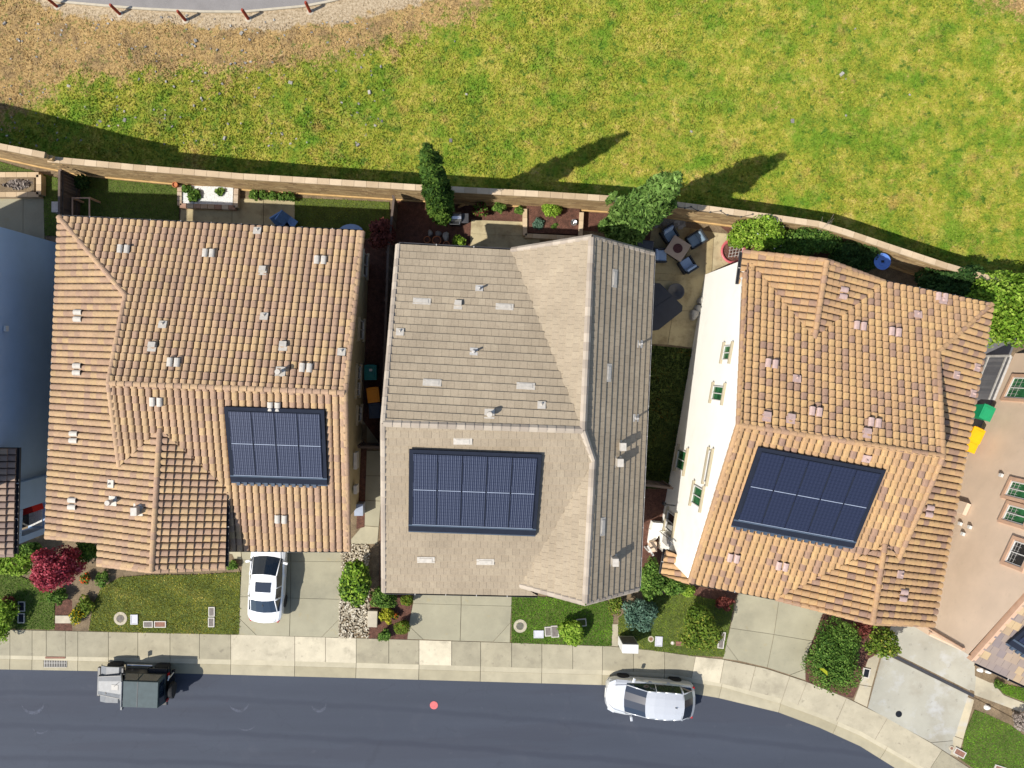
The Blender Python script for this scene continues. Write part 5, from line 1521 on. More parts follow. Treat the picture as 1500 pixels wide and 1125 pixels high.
def stone(px, py, a, b, h, label, m='stone', rz=0., group=None, name='stone', cat='stone', t=.6):
    p = P(px, py, h * .7); mb = MB()
    prof = [(1, -.1), (1.02, .3), (.85, .8), (.45, 1.0)]
    bb = len(mb.v); n = 10
    for r_, z in prof:
        for i in range(n):
            an = 2 * math.pi * i / n; q = 1 + .12 * math.sin(an * 3 + px)
            x_, y_ = math.cos(an) * a * r_ * q, math.sin(an) * b * r_ * q
            mb.v.append((p.x + x_ * math.cos(rz) - y_ * math.sin(rz), p.y + x_ * math.sin(rz) + y_ * math.cos(rz), z * h))
    for k in range(3):
        for i in range(n):
            j = (i + 1) % n; mb.f.append((bb + k * n + i, bb + k * n + j, bb + (k + 1) * n + j, bb + (k + 1) * n + i)); mb.t.append(t)
    mb.f.append(tuple(bb + 3 * n + i for i in range(n))); mb.t.append(t)
    return mb.build(name, M[m], label=label, cat=cat, group=group)
stone(630, 341, .13, .2, .25, 'small upright grey stone left of the two other grey stones in the bark')
stone(642, 342, .17, .17, .25, 'dark grey stone between two paler stones in the bark', t=.1)
stone(653, 346, .17, .27, .2, 'pale oval stone right of the dark grey stone in the bark', t=1)
mb = MB()
c = P(659, 298, .4)
for dx, dy, dx2, dy2 in ((-.15, .3, .05, -.35), (-.15, .3, .25, .25), (.05, -.35, .15, .1), (.55, -.05, .8, .0), (.8, .0, .95, -.12), (.45, -.15, .8, -.1)):
    mb.tube((c.x + dx, c.y + dy, .2), (c.x + dx2, c.y + dy2, .55), .06, .04, n=6)
mb.build('driftwood', M['ledge'], label='pale driftwood branches lying against the wall behind the grill', cat='driftwood')

# back yard of house A
bx = empty('planter', P(302, 289, 0), 'rectangular stone-edged planter filled with white gravel', 'planter')
for a, b, nn in (((263, 274), (263, 301), 4), ((263, 301), (345, 304), 8), ((345, 304), (346, 276), 3)):
    pa, pb = P(*a, .3), P(*b, .3); d = (pb - pa) / nn
    for i in range(nn):
        c = pa + d * (i + .5); mb = MB(); mb.box((c.x, c.y, .15), (d.length - .015, .24, .34), rz=math.atan2(d.y, d.x), t=R.random()); mb.build('edging_stone', M['brickpink'], bx, bevel=.015)
patch('planter_gravel', [(265, 273), (344, 276), (343, 302), (265, 299)], 'white_gravel', .22)
shrub('plant', 'green spiky plant in the middle of the white gravel planter', 'plant', 285, 287, .38, .6, 'f_mid', 600, .09, k=6)
shrub('plant', 'small dark green plant at the top left corner of the white gravel planter', 'plant', 275, 277, .28, .5, 'f_mid', 350, .08)
shrub('plant', 'small green plant at the right end of the white gravel planter', 'plant', 322, 281, .26, .5, 'f_mid', 350, .08)
t_ = tag(empty('plant_pot', P(262, 274, 0)), 'round terracotta pot at the corner of the white gravel planter', 'plant pot')
mb = MB(); mb.lathe(P(262, 274, 0), [(.1, 0), (.15, .5), (.12, .5), (.12, .44), (.001, .44)], 12); mb.build('pot', M['terracotta'], t_)
for i, x in enumerate((372, 386, 400, 414, 426)):
    shrub('plant', ['leftmost low plant in the row along the wall above the patio', 'second low plant from the left in the row above the patio', 'middle low plant in the row above the patio', 'second low plant from the right in the row above the patio', 'rightmost low plant in the row above the patio'][i], 'plant', x, 286 + i * .8, .3, .5, 'f_mid', 450, .06, group='low plants along the wall')
shrub('shrub', 'dark spiky shrub in the shaded corner beside the board fence', 'shrub', 122, 268, .4, 1.0, 'f_dark', 700, .09)
# open timber frame (shaded corner)
tf = empty('trellis_frame', P(120, 303, 0), 'square open timber frame standing in the shade against the tan-roofed house', 'frame')
cs = [P(106, 290, 1.0), P(131, 290, 1.0), P(131, 322, 1.0), P(106, 322, 1.0)]
for p in cs:
    mb = MB(); mb.box((p.x, p.y, .5), (.09, .09, 1.0)); mb.build('post', M['tan_trim'], tf)
for i in range(4):
    a, b = cs[i], cs[(i + 1) % 4]; mb = MB(); mb.tube(a, b, .04, n=6); mb.build('rail', M['tan_trim'], tf)
# blue folding loungers at the eave
for i, (x, y, rz_, lab) in enumerate([(414, 331, .55, 'blue folded garden chair left of the tilted one at the tan roof eave'), (424, 326, .95, 'tilted blue garden chair showing behind the tan roof eave')]):
    c = P(x, y, .6); r = empty('garden_chair', (c.x, c.y, 0), lab, 'chair', rz=rz_)
    mb = MB(); mb.box((0, 0, .42), (.6, .55, .06)); mb.build('seat', M['blue_pl'], r, local=True)
    mb = MB(); mb.box((0, .38, .75), (.6, .08, .7), M=Matrix.Rotation(-.5, 4, 'X')); mb.build('backrest', M['blue_pl'], r, local=True)
    for sx in (-.27, .27):
        for sy in (-.25, .25):
            mb = MB(); mb.tube((sx, sy, 0), (sx, sy, .42), .02); mb.build('leg', M['metal'], r, local=True)
c = P(514, 338, .5); tb = empty('garden_table', (c.x, c.y, 0), 'pale blue rounded table half hidden by the tan roof eave', 'table')
mb = MB(); mb.prism([(c.x + .5 * math.cos(a) * (1 + .25 * abs(math.cos(a))), c.y + .35 * math.sin(a)) for a in [i * math.pi / 8 for i in range(16)]], .46, .52, bottom=True); mb.build('tabletop', M['sling_l'], tb)
mb = MB(); mb.tube((c.x, c.y, 0), (c.x, c.y, .47), .05); mb.build('pedestal', M['metal'], tb)
# yard of house F
bf = empty('planter', P(25, 270, 0), 'tan block planter of dry twigs at the left edge', 'planter')
for a, b in (((-40, 256), (57, 256)), ((57, 256), (57, 285)), ((57, 285), (-40, 285))):
    pa, pb = P(*a, .4), P(*b, .4); n = max(2, round((pb - pa).length / .6)); d = (pb - pa) / n
    for i in range(n):
        c = pa + d * (i + .5); mb = MB(); mb.box((c.x, c.y, .2), (d.length - .01, .26, .46), rz=math.atan2(d.y, d.x), t=R.random()); mb.build('block', M['wallcap'], bf)
patch('planter_soil', [(-38, 256), (56, 256), (56, 284), (-38, 284)], 'dirt', .3)
shrub('plant', 'dry grey twiggy plant in the tan block planter at the left edge', 'plant', 28, 270, .8, .5, 'twig', 1200, .07, ry=.3, k=9)
mb = MB(); c = P(81, 303, .6); mb.box((c.x, c.y, .3), (.4, .55, .6)); mb.build('storage_box', M['gutter_l'], label='small grey box standing by the fence in the left back yard', cat='box')

# ------------------------------------------------------------------ board fences
def fence(label, line, h, m='fence', pitch=.15, rails=0, side=1, name='fence', post_m=None):
    pts = [Vector((p[0], p[1], 0)) for p in line]
    root = empty(name, (pts[0].x, pts[0].y, 0), label, 'fence' if name == 'fence' else 'gate')
    for i in range(len(pts) - 1):
        a, b = pts[i], pts[i + 1]; L_ = (b - a).length; d = (b - a) / L_; nn = Vector((-d.y, d.x, 0)); an = math.atan2(d.y, d.x)
        n = max(1, round(L_ / pitch)); k = L_ / n
        vs = []
        for t in (.1, .5, .9):
            mb = MB(); mb.box((0, 0, 0), (k - .008, .02, 1), t=t); vs.append(mb.mesh('board', M[m]))
        for j in range(n):
            c = a + d * (j + .5) * k; hh = h + R.uniform(-.008, .008)
            link('board', R.choice(vs), root, Matrix.Translation((c.x, c.y, hh / 2)) @ Matrix.Rotation(an, 4, 'Z') @ Matrix.Diagonal((1, 1, hh, 1)))
        for j in range(int(L_ / 2.4) + 1):
            c = a + d * min(L_, j * 2.4) + nn * side * .06; mb = MB(); mb.box((c.x, c.y, h / 2 + .02), (.09, .09, h + .04), rz=an); mb.build('post', M[post_m or m], root)
        for z in (.35, h - .25)[:rails or 2]:
            c = (a + b) / 2 + nn * side * .035; mb = MB(); mb.box((c.x, c.y, z), (L_, .045, .09), rz=an); mb.build('rail', M[post_m or m], root)
        c = (a + b) / 2; mb = MB(); mb.box((c.x, c.y, h + .02), (L_, .11, .035), rz=an); mb.build('cap_rail', M[post_m or m], root)
    return root
fence('dark board fence between the two leftmost back yards', [(-20.95, 9.6), (-20.98, 6.3)], 1.8, side=1)
fence('long board fence running between the tan-roofed and the middle house', [(-4.2, 8.3), (-4.5, 5.5), (-4.84, -4.3)], 1.8, side=-1)
fence('narrow board side gate between the tan-roofed house and the long fence', [(-6.0, -4.28), (-4.86, -4.3)], 1.75, name='gate')
fence('narrow board side gate between the middle house and the cream wall', [(7.3, -6.05), (9.8, -6.35)], 1.75, name='gate')
q = [P(1449, 519, 0), P(1427, 583, 0), P(1400, 660, 0)]
w_ = [P(1486, 519, 1.8)]
fence('grey board side fence with two rails between the golden roof and the tan wall', [(P(1481, 522, 1.8).x, P(1481, 522, 1.8).y), (P(1455, 586, 1.8).x, P(1455, 586, 1.8).y)], 1.8, 'fence_g', side=-1, post_m='gutter_l')
patch('side_yard_concrete', [(1437, 480), (1496, 480), (1452, 590), (1405, 700), (1385, 720), (1385, 600)], 'fence_g', .0)

# ------------------------------------------------------------------ wheelie bins
def bin_(px, py, rz, m, label, w_=.58, d_=.72, h=1.05, group=None, shade=None):
    c = P(px, py, h); r = empty('wheelie_bin', (c.x, c.y, 0), label, 'bin', group, rz)
    mb = MB(); a, b = (w_ * .42, d_ * .40), (w_ * .5, d_ * .5)
    lo = [(-a[0], -a[1], .06), (a[0], -a[1], .06), (a[0], a[1], .06), (-a[0], a[1], .06)]; hi = [(-b[0], -b[1], h - .08), (b[0], -b[1], h - .08), (b[0], b[1], h - .08), (-b[0], b[1], h - .08)]
    mb.poly(hi); 
    for i in range(4): j = (i + 1) % 4; mb.poly([lo[i], lo[j], hi[j], hi[i]])
    mb.build('body', M[m], r, local=True)
    mb = MB(); mb.box((0, .01, h - .05), (w_ + .05, d_ + .05, .06)); mb.box((0, .02, h - .01), (w_ * .8, d_ * .75, .03)); mb.build('lid', M[m], r, local=True, bevel=.02)
    mb = MB(); mb.tube((-w_ * .35, d_ * .56, h - .06), (w_ * .35, d_ * .56, h - .06), .02); mb.build('handle', M[m], r, local=True)
    for s_ in (-1, 1):
        mb = MB(); mb.tube((s_ * w_ * .42, d_ * .42, .12), (s_ * w_ * .5, d_ * .42, .12), .12, n=12); mb.build('wheel', M['rubber'], r, local=True)
    return r
bin_(542.5, 546, 0, 'teal', 'teal wheelie bin in the narrow side yard, farthest back')
mb = MB(); c = P(543, 542, 1.09); mb.box(c, (.16, .12, .012)); mb.build('label_plate', M['white_trim'], label='small white sticker on the teal bin lid', cat='sticker')
bin_(546.5, 579, .12, 'orange', 'orange wheelie bin between the teal and the navy bin')
bin_(549, 602, .05, 'navy', 'navy blue wheelie bin nearest the side gate')
ang = math.atan2(du.y, du.x)
bin_(1447, 605, ang - math.pi / 2, 'green_pl', 'green wheelie bin against the tan wall at the right')
bin_(1432, 638, ang - math.pi / 2, 'yellow_pl', 'larger yellow bin next to the green bin by the tan wall')
bin_(1424, 655, ang - math.pi / 2, 'yellow_pl', 'yellow bin farthest from the green bin by the tan wall', .5, .5)

# ------------------------------------------------------------------ patio of house D
ft = empty('fire_table', P(992, 363, 0), 'square taupe fire table with round dark lava bowl in the middle', 'table')
c = P(992.5, 364, .6); rz_ = math.radians(-33)
mb = MB(); mb.box((c.x, c.y, .30), (.8, .8, .58), rz=rz_); mb.build('base', M['wicker'], ft)
mb = MB(); mb.box((c.x, c.y, .61), (1.02, 1.02, .06), rz=rz_); mb.build('tabletop', M['tabletop'], ft, bevel=.01)
mb = MB(); mb.lathe((c.x, c.y, .642), [(.25, 0), (.25, .012), (.22, .014), (.001, .02)], 22); mb.build('fire_bowl', M['lava'], ft)
M['sling_l'] = mat('pale_blue_grey_cushion', (.26, .34, .46), 0.8, 0.1, 8)
def armchair(px, py, rz, lab, cm, tall=True):
    c = P(px, py, .45); r = empty('armchair', (c.x, c.y, 0), lab, 'armchair', 'armchairs round the fire table', rz)
    mb = MB(); mb.box((0, 0, .20), (.72, .70, .22)); mb.build('frame', M['wicker'], r, local=True, bevel=.02)
    for s_ in (-1, 1):
        mb = MB(); mb.box((s_ * .34, .0, .42), (.08, .70, .26)); mb.build('armrest', M['wicker'], r, local=True, bevel=.02)
    mb = MB(); mb.box((0, -.32, .60), (.70, .09, .5), M=Matrix.Rotation(.28, 4, 'X')); mb.build('backrest', M['wicker'], r, local=True, bevel=.02)
    mb = MB(); mb.box((0, .05, .38), (.58, .58, .14)); mb.build('seat_cushion', M[cm], r, local=True, bevel=.04)
    mb = MB(); mb.box((0, -.22, .64), (.56, .13, .40), M=Matrix.Rotation(.28, 4, 'X')); mb.build('back_cushion', M['sling_l'] if tall else M[cm], r, local=True, bevel=.04)
    for sx in (-.3, .3):
        for sy in (-.3, .3):
            mb = MB(); mb.tube((sx, sy, 0), (sx, sy, .12), .025, n=6); mb.build('leg', M['black'], r, local=True)
    return r
armchair(981, 343, math.radians(180 + 32), 'blue-grey cushioned armchair on the wall side of the fire table', 'sling')
armchair(1019, 351, math.radians(180 - 58 + 0), 'teal cushioned armchair right of the fire table with slatted back', 'sling', False)
armchair(967, 374, math.radians(-90), 'armchair partly under the middle house eave, left of the fire table', 'sling_l')
armchair(1007, 388, math.radians(32), 'pale blue cushioned armchair on the house side of the fire table', 'sling_l')
# covered furniture and bowl
cv = [(955, 414), (967, 415), (1000, 448), (999, 456), (965, 483), (950, 484), (930, 480), (930, 430)]
mb = MB(); top = [P(x, y, .85) for x, y in cv]; bot = [Vector((p.x + (p.x - 8.7) * .04, p.y, .03)) for p in top]
mb.poly(top[::-1]); 
for i in range(len(top)): j = (i + 1) % len(top); mb.poly([top[i], bot[i], bot[j], top[j]][::-1])
a_, b_ = P(952, 455, .86), P(985, 433, .86); mb.tube(a_, b_, .012, n=5)
mb.build('covered_table', M['cover'], label='large black-covered outdoor table set half under the middle house eave', cat='table')
mb = MB(); mb.lathe(P(988, 428, .0), [(.30, 0), (.42, .28), (.44, .3), (.40, .3), (.001, .1)], 24); mb.build('fire_pit', M['gutter'], label='round grey bowl beside the black-covered table', cat='bowl')
for i, (x, y, a, b, lab) in enumerate([(1018, 461, .22, .30, 'largest grey sack at the foot of the cream wall'), (1024, 452, .2, .24, 'middle grey sack at the foot of the cream wall'), (1028, 440, .16, .25, 'grey sack nearest the patio chairs at the foot of the cream wall')]):
    stone(x, y, a, b, .4, lab, rz=-.3, name='sack', cat='sack', t=.8)
bg_ = empty('barbecue', P(942, 360, 0), 'black barbecue standing between the cypress and the fire table chairs', 'barbecue')
c = P(945, 360, 1.0); mb = MB(); mb.box((c.x, c.y, .45), (.9, .6, .9), rz=-.1); mb.build('cabinet', M['black'], bg_)
mb = MB(); mb.box((c.x, c.y + .02, 1.0), (.85, .52, .22), rz=-.1); mb.build('lid', M['gutter'], bg_, bevel=.06)
mb = MB(); mb.tube((c.x - .2, c.y - .32, .98), (c.x + .2, c.y - .34, .98), .02); mb.build('handle', M['metal'], bg_)
mb = MB()
for k in range(140):
    x, y = R.uniform(955, 1003), R.uniform(317, 332); p = P(x, y + (x - 955) * .06, .02); s = R.uniform(.06, .13)
    mb.box(p, (s * 1.5, s, s * .8), rz=R.uniform(0, 3), t=R.random())
mb.build('pebble_bed', M['stone'], kind='stuff', keep=True)
# pot and bush at the cream house corner
pt = empty('plant_pot', P(1073, 367, 0), 'large pink glazed pot with a wire support at the cream house corner', 'plant pot')
c = P(1074, 368, .6); mb = MB(); mb.lathe((c.x, c.y, 0), [(.38, 0), (.6, .45), (.66, .62), (.66, .66), (.55, .66), (.5, .5)], 26); mb.build('pot', M['pinkpot'], pt, smooth=True)
mb = MB(); mb.lathe((c.x, c.y, .53), [(.50, 0), (.001, .02)], 20); mb.build('soil', M['mulch'], pt)
mb = MB()
for k in range(5):
    o_ = -.32 + k * .16; mb.tube((c.x - .3, c.y + o_, .8), (c.x + .35, c.y + o_ + .1, .9), .012, n=4); mb.tube((c.x + o_, c.y - .35, .8), (c.x + o_ + .1, c.y + .35, .9), .012, n=4)
mb.build('support_grid', M['gutter_l'], pt)
shrub('bush', 'big bright green bush with white blossoms beside the pink pot', 'bush', 1110, 341, 1.4, 2.8, 'f_bright', 9500, .065, k=16, ry=.95, extra=[('flower_w', 60, .05)])
shrub('hedge', 'dark green hedge along the wall right of the blossoming bush', 'hedge', 1180, 354, 1.95, 2.5, 'f_mid', 12000, .06, k=18, ry=.95)
shrub('hedge', 'dark bushy shrub beside the blue disc table', 'hedge', 1250, 376, 1.35, 2.4, 'f_dark', 8500, .06, k=12, ry=.85)
bd = empty('bird_bath', P(1292, 383, 0), 'round blue disc-topped bird bath between the hedge and the dark tree', 'bird bath')
c = P(1292.5, 383, 2.0); mb = MB(); mb.tube((c.x, c.y, 0), (c.x, c.y, 1.98), .05, n=10); mb.build('post', M['bluetop'], bd)
mb = MB(); mb.lathe((c.x, c.y, 1.96), [(.1, -.05), (.40, 0), (.42, .05), (.39, .06), (.37, .03), (.2, .03), (.19, .05), (.16, .05), (.15, .03), (.001, .03)], 30); mb.build('disc', M['bluetop'], bd)
mb = MB(); mb.box((c.x + .02, c.y, 2.0), (.14, .12, .03)); mb.build('centre_piece', M['black'], bd)
# string lights on the wall
sg = empty('string_lights', P(1040, 312, 2.3), 'dark string of bulbs draped along the wall above the patio', 'string lights')
pts = [(978, 303), (992, 303), (1003, 305), (1012, 303), (1022, 309), (1040, 311), (1055, 309), (1065, 315), (1085, 318), (1102, 314)]
mb = MB()
zz = 2.42
for a, b in zip(pts[:-1], pts[1:]): mb.tube(P(*a, zz), P(*b, zz), .014, n=5)
mb.build('cable', M['black'], sg)
for a in pts: 
    mb = MB(); p = P(*a, zz); mb.lathe((p.x, p.y, p.z - .02), [(.01, 0), (.045, .03), (.04, .07), (.001, .09)], 8); mb.build('bulb', M['black'], sg)
# big trees behind house D
def tree(label, px, py, r, h, mkey, n, size=.10, k=14, name='tree'):
    return shrub(name, label, 'tree', px, py, r, h, mkey, n, size, k=k, hollow=.35, trunk=.14, crown='crown', s=.42)
shrub('bush', 'dark leathery bush left of the bright tree behind the golden roof', 'bush', 1395, 414, 1.8, 2.7, 'f_dark', 9500, .09, k=16, ry=1.0)
tree('bright lime green tree between the golden roof and the right edge', 1474, 452, 2.15, 4.2, 'f_bright', 15000, .085, k=24)
shrub('bush', 'yellow-green upper bush at the wall by the right edge', 'bush', 1442, 412, 1.2, 2.8, 'f_bright', 5000, .08, k=10, ry=.6)
mb = MB()
for k in range(9):
    x = 1190 + k * 2.2; p = P(x, 345 - (k % 3) * 3, 1.6); mb.tube(p, p + Vector((R.uniform(-.3, .3), R.uniform(.3, .8), R.uniform(.8, 1.4))), .012, .005, n=4)
mb.build('bare_twigs', M['twig'], label='thin bare twigs standing above the hedge by the wall', cat='twigs')

# ------------------------------------------------------------------ front gardens
shrub('maple_tree', 'crimson-leaved maple in front of the tan-roofed house', 'tree', 84, 830, 1.42, 3.4, 'f_maple', 10000, .07, k=22, hollow=.3, trunk=.08, crown='crown', s=.32)
shrub('bush', 'bright lime bush at the left edge above the shaded lawn', 'bush', 20, 822, 1.15, 1.5, 'f_bright', 5000, .07, k=10, ry=.8)
shrub('bush', 'dark green bush under the shaded house corner at left', 'bush', 42, 806, .8, 1.2, 'f_mid', 2500, .07, k=8, ry=.5)
shrub('bush', 'dark green bush tucked under the eave right of the crimson maple', 'bush', 128, 806, .65, 1.3, 'f_mid', 3000, .06, k=8, ry=.7)
shrub('bush', 'bright green bush at the left edge beside the sidewalk', 'bush', 2, 905, .8, 1.2, 'f_bright', 3200, .065, k=9, ry=1.3)
shrub('bush', 'dull red bush at the left edge above the bright one', 'bush', 12, 884, .5, .8, 'f_red', 900, .06)
shrub('shrub', 'small green shrub directly below the crimson maple', 'shrub', 84, 873, .5, .7, 'f_mid', 1300, .06)
shrub('plant', 'green plants with red flowers right of the crimson maple', 'plant', 126, 848, .3, .5, 'f_mid', 400, .06, extra=[('flower_r', 90, .05)])
shrub('plant', 'dark green low plant between red flowers and the lawn edge', 'plant', 150, 848, .45, .5, 'f_mid', 700, .06)
shrub('plant', 'yellow flowering plant beside the small stone step', 'plant', 112, 902, .4, .5, 'f_mix', 700, .06, ry=.6, extra=[('flower_y', 160, .05)])
shrub('plant', 'green leafy plant above the yellow flowers', 'plant', 126, 886, .5, .5, 'f_mix', 900, .06)
shrub('plant', 'small round green plant beside the driveway top near the tan house', 'plant', 341, 829, .3, .4, 'f_mid', 500, .06)
mb = MB(); mb.box(P(94, 907, .02), (.9, .4, .08)); mb.build('stepping_stone', M['path_edge'], label='flat pale stepping stone between the mulch and yellow flowers', cat='stone')
# gravel and shrubs between driveways
mb = MB()
for k in range(1500):
    x, y = R.uniform(496, 541), R.uniform(797, 934)
    if x < 500 - (y - 800) * .03: continue
    p = P(x, y, 0); s = R.uniform(.035, .075); mb.box((p.x, p.y, s * .3), (s * 1.5, s, s), rz=R.uniform(0, 3), t=R.random())
mb.build('pebble_bed', M['pebble'], kind='stuff', keep=True)
shrub('bush', 'tall bright green leafy bush on the pebbles beside the first driveway', 'bush', 522, 852, .95, 2.0, 'f_mid', 5500, .09, k=16, ry=1.3, up=1., s=.4, extra=[('f_bright', 1800, .09)])
shrub('bush', 'bushy green shrub at the gutter corner of the middle house', 'bush', 562, 876, .75, 1.3, 'f_mid', 4500, .05, k=9, ry=.7)
shrub('plant', 'yellow-leaved plant between the pale box and the red mulch', 'plant', 566, 900, .42, .6, 'f_yellow', 900, .06, ry=.55)
shrub('boxwood', 'clipped box ball nearest the garage eave', 'boxwood', 596, 880, .34, .75, 'f_box', 2200, .035, k=6, s=.62, hollow=.75, group='clipped box balls')
shrub('boxwood', 'clipped box ball with reddish tips beside the second driveway', 'boxwood', 589, 918, .40, .85, 'f_box', 3000, .035, k=6, s=.62, hollow=.75, ry=.45, group='clipped box balls')
shrub('boxwood', 'small round green bush overhanging the sidewalk below the box balls', 'boxwood', 563, 931, .36, .6, 'f_mid', 1300, .05)
shrub('plant', 'sprig of orange-red flowers between the box balls', 'plant', 580, 902, .2, .4, 'f_mix', 200, .05, extra=[('flower_r', 40, .04)])
mb = MB(); p = P(545.5, 907, .25); mb.box((p.x, p.y, .12), (.52, .86, .26), rz=-.03); mb.build('utility_box', M['tan_trim'] if 0 else M['path_edge'], label='low beige utility box between pebbles and the yellow-leaved plant', cat='utility box', bevel=.03)
# front of house B / D
shrub('plant', 'spiky green plant overhanging the sidewalk on the small bright lawn', 'plant', 838, 925, .62, 1.2, 'f_bright', 2600, .09, k=9, ry=.75, up=1.2)
shrub('bush', 'blue-green feathery bush behind the white mailbox', 'bush', 936, 898, .95, 1.8, 'f_blue', 5200, .06, k=11)
shrub('bush', 'dense mid-green bush beneath the middle house front eave corner', 'bush', 953, 848, .75, 2.0, 'f_mid', 5500, .06, k=10, ry=1.25)
shrub('bush', 'dark green bush between the blue-green bush and the low tiled porch', 'bush', 985, 858, .8, 1.4, 'f_mid', 3500, .06, k=8, ry=.6)
shrub('shrub', 'small olive plant beside the narrow path edge', 'shrub', 901, 884, .38, .6, 'f_mix', 900, .06, ry=.7)
shrub('small_tree', 'yellow-tipped green small tree overhanging the sidewalk left of the third driveway', 'tree', 1026, 925, 1.1, 2.2, 'f_mix', 7500, .07, k=12, ry=1.25, crown='crown')
shrub('shrub', 'dark red shrub at the top of the third driveway', 'shrub', 1060, 882, .6, .9, 'f_red', 1300, .06, ry=.4)
shrub('shrub', 'yellow-green shrub under the low tiled porch roof', 'shrub', 1007, 866, .4, .8, 'f_bright', 1100, .06)
# big hedge and tree by driveway
hd = shrub('hedge', 'big dense green hedge bush between the two right-hand driveways', 'hedge', 1222, 964, 1.42, 1.7, 'f_mid', 16000, .055, k=22, ry=1.92, hollow=.55)
shrub('small_tree', 'loose green small tree at the roof corner beside the big hedge bush', 'tree', 1292, 940, 1.0, 2.2, 'f_mix', 2600, .07, k=16, ry=1.2, hollow=.3, crown='crown', s=.3)
shrub('shrub', 'reddish-brown shrub against the gable between the hedge and the loose tree', 'shrub', 1258, 922, .7, 1.2, 'f_red', 1500, .06, ry=.5)
mb = MB(); p = P(1206, 984, 1.6); mb.poly([(p.x - .2, p.y + .16, p.z), (p.x + .2, p.y - .18, p.z + .05), (p.x + .16, p.y + .05, p.z + .08), (p.x - .02, p.y + .2, p.z + .06)]); mb.build('large_leaf', M['f_yellow'], label='single pale yellow leaf lying on the big hedge bush', cat='leaf')
shrub('bush', 'grey twiggy bush at the right edge beside the bright lawn', 'bush', 1497, 1057, .5, .8, 'twig', 900, .06, k=7)
shrub('shrub', 'dark green ground shrub below the right-hand house eave', 'shrub', 1462, 1003, .3, .3, 'f_mid', 500, .05)
for i, (x, y, lab) in enumerate([(1437, 982, 'pale rock in the soil under the right-hand eave'), (1449, 984, 'white rock right of the pale one under the eave'), (1447, 1037, 'white rock in the strip above the bright lawn')]):
    stone(x, y, .16, .13, .16, lab, m='white_gravel', name='rock', cat='rock')

# ------------------------------------------------------------------ mailbox, lids
mbx = empty('mailbox', P(918, 942, 0), 'white cluster mailbox standing beside the narrow path at the sidewalk', 'mailbox')
c = P(923.5, 950.5, 1.25)
mb = MB(); mb.box((c.x, c.y, .72), (.82, .46, 1.1), rz=-.03); mb.build('cabinet', M['white_trim'], mbx, bevel=.015)
mb = MB(); mb.box((c.x, c.y, .09), (.5, .3, .2), rz=-.03); mb.build('pedestal', M['gutter_l'], mbx)
mb = MB(); mb.box((c.x, c.y + .235, .75), (.74, .02, .9), rz=-.03); mb.build('shade_panel', M['box_lid'], mbx)  # dark sheet paints the shade on the cabinet's north face
def lid(px, py, w_, h_, rz, label, lidm='box_lid', rimm='box_rim'):
    c = P(px, py, .06); r = empty('utility_box', (c.x, c.y, 0), label, 'utility box', rz=rz)
    mb = MB(); t_ = .045
    for x, y, a, b in ((0, h_ / 2 - t_ / 2, w_, t_), (0, -h_ / 2 + t_ / 2, w_, t_), (-w_ / 2 + t_ / 2, 0, t_, h_ - 2 * t_), (w_ / 2 - t_ / 2, 0, t_, h_ - 2 * t_)): mb.box((x, y, .03), (a, b, .10))
    mb.build('rim', M[rimm], r, local=True)
    mb = MB(); mb.box((0, 0, .025), (w_ - 2 * t_ - .01, h_ - 2 * t_ - .01, .08)); mb.build('lid', M[lidm], r, local=True)
    return r
lid(31.5, 888.5, .36, .52, 0, 'dark utility box in the shaded lawn, upper of the two', 'solar_frame')
lid(31, 905.5, .36, .52, 0, 'dark utility box in the shaded lawn, lower of the two', 'solar_frame')
lid(196.5, 907.5, .38, .52, 0, 'white square utility lid beside the round lid on the dry lawn', 'box_white', 'box_white')
lid(217, 914.5, .50, .34, 0, 'grey utility box left of the rusty one on the dry lawn')
lid(234.5, 914.5, .62, .34, 0, 'rusty brown utility box right of the grey one on the dry lawn', 'rust')
lid(310, 896, .33, .5, 0, 'grey utility box beside the first driveway, upper of two')
lid(309.5, 911.5, .33, .5, 0, 'grey utility box beside the first driveway, lower of two')
lid(789, 929, .52, .40, 0, 'white square utility lid left of the spiky plant', 'box_white', 'box_white')
lid(803, 925, .36, .5, .05, 'grey-lidded utility box between white lid and the spiky plant')
lid(813, 925, .4, .62, .05, 'larger grey-lidded utility box half under the spiky plant')
lid(852, 912, .5, .4, .1, 'utility box in the shade right of the spiky plant', 'lawn')
lid(965, 939.5, .38, .52, -.05, 'white utility lid right of the mailbox', 'box_white', 'box_white')
lid(1058, 932, .32, .45, -.12, 'grey utility box at the edge of the third driveway, upper of two')
lid(1056, 943.5, .32, .45, -.12, 'grey utility box at the edge of the third driveway, lower of two')
lid(1269, 986, .36, .5, -.2, 'dark utility box on the pale border beside the hedge bush', 'black')
lid(1406, 1103, .62, .36, -.5, 'brown utility box at the lower corner of the bright lawn', 'rust')
lid(1465, 1127, .6, .36, -.3, 'utility box cut by the bottom edge in the bright lawn', 'rust')
lid(996, 942.5, .42, .22, 0, 'small pinkish utility lid under the yellow-tipped tree', 'rust', 'rust')
def rlid(px, py, r_, label, m2='box_lid'):
    c = P(px, py, .03); r = empty('round_lid', (c.x, c.y, 0), label, 'lid')
    mb = MB(); mb.lathe((c.x, c.y, -.02), [(r_, 0), (r_, .06), (r_ * .6, .065), (r_ * .58, .05)], 26); mb.build('ring', M['path_edge'], r)
    mb = MB(); mb.lathe((c.x, c.y, .0), [(r_ * .58, 0), (r_ * .56, .035), (.001, .038)], 20); mb.build('cover', M[m2], r)
rlid(176.5, 906, .35, 'round concrete lid on the dry lawn beside the white square lid')
rlid(762, 917, .35, 'round concrete lid on the bright lawn beside the second driveway')
rlid(953.5, 936, .16, 'small round lid between the mailbox and the white utility lid', 'rust')
rlid(985, 942, .10, 'tiny round lid beside the pinkish utility lid', 'white_gravel')
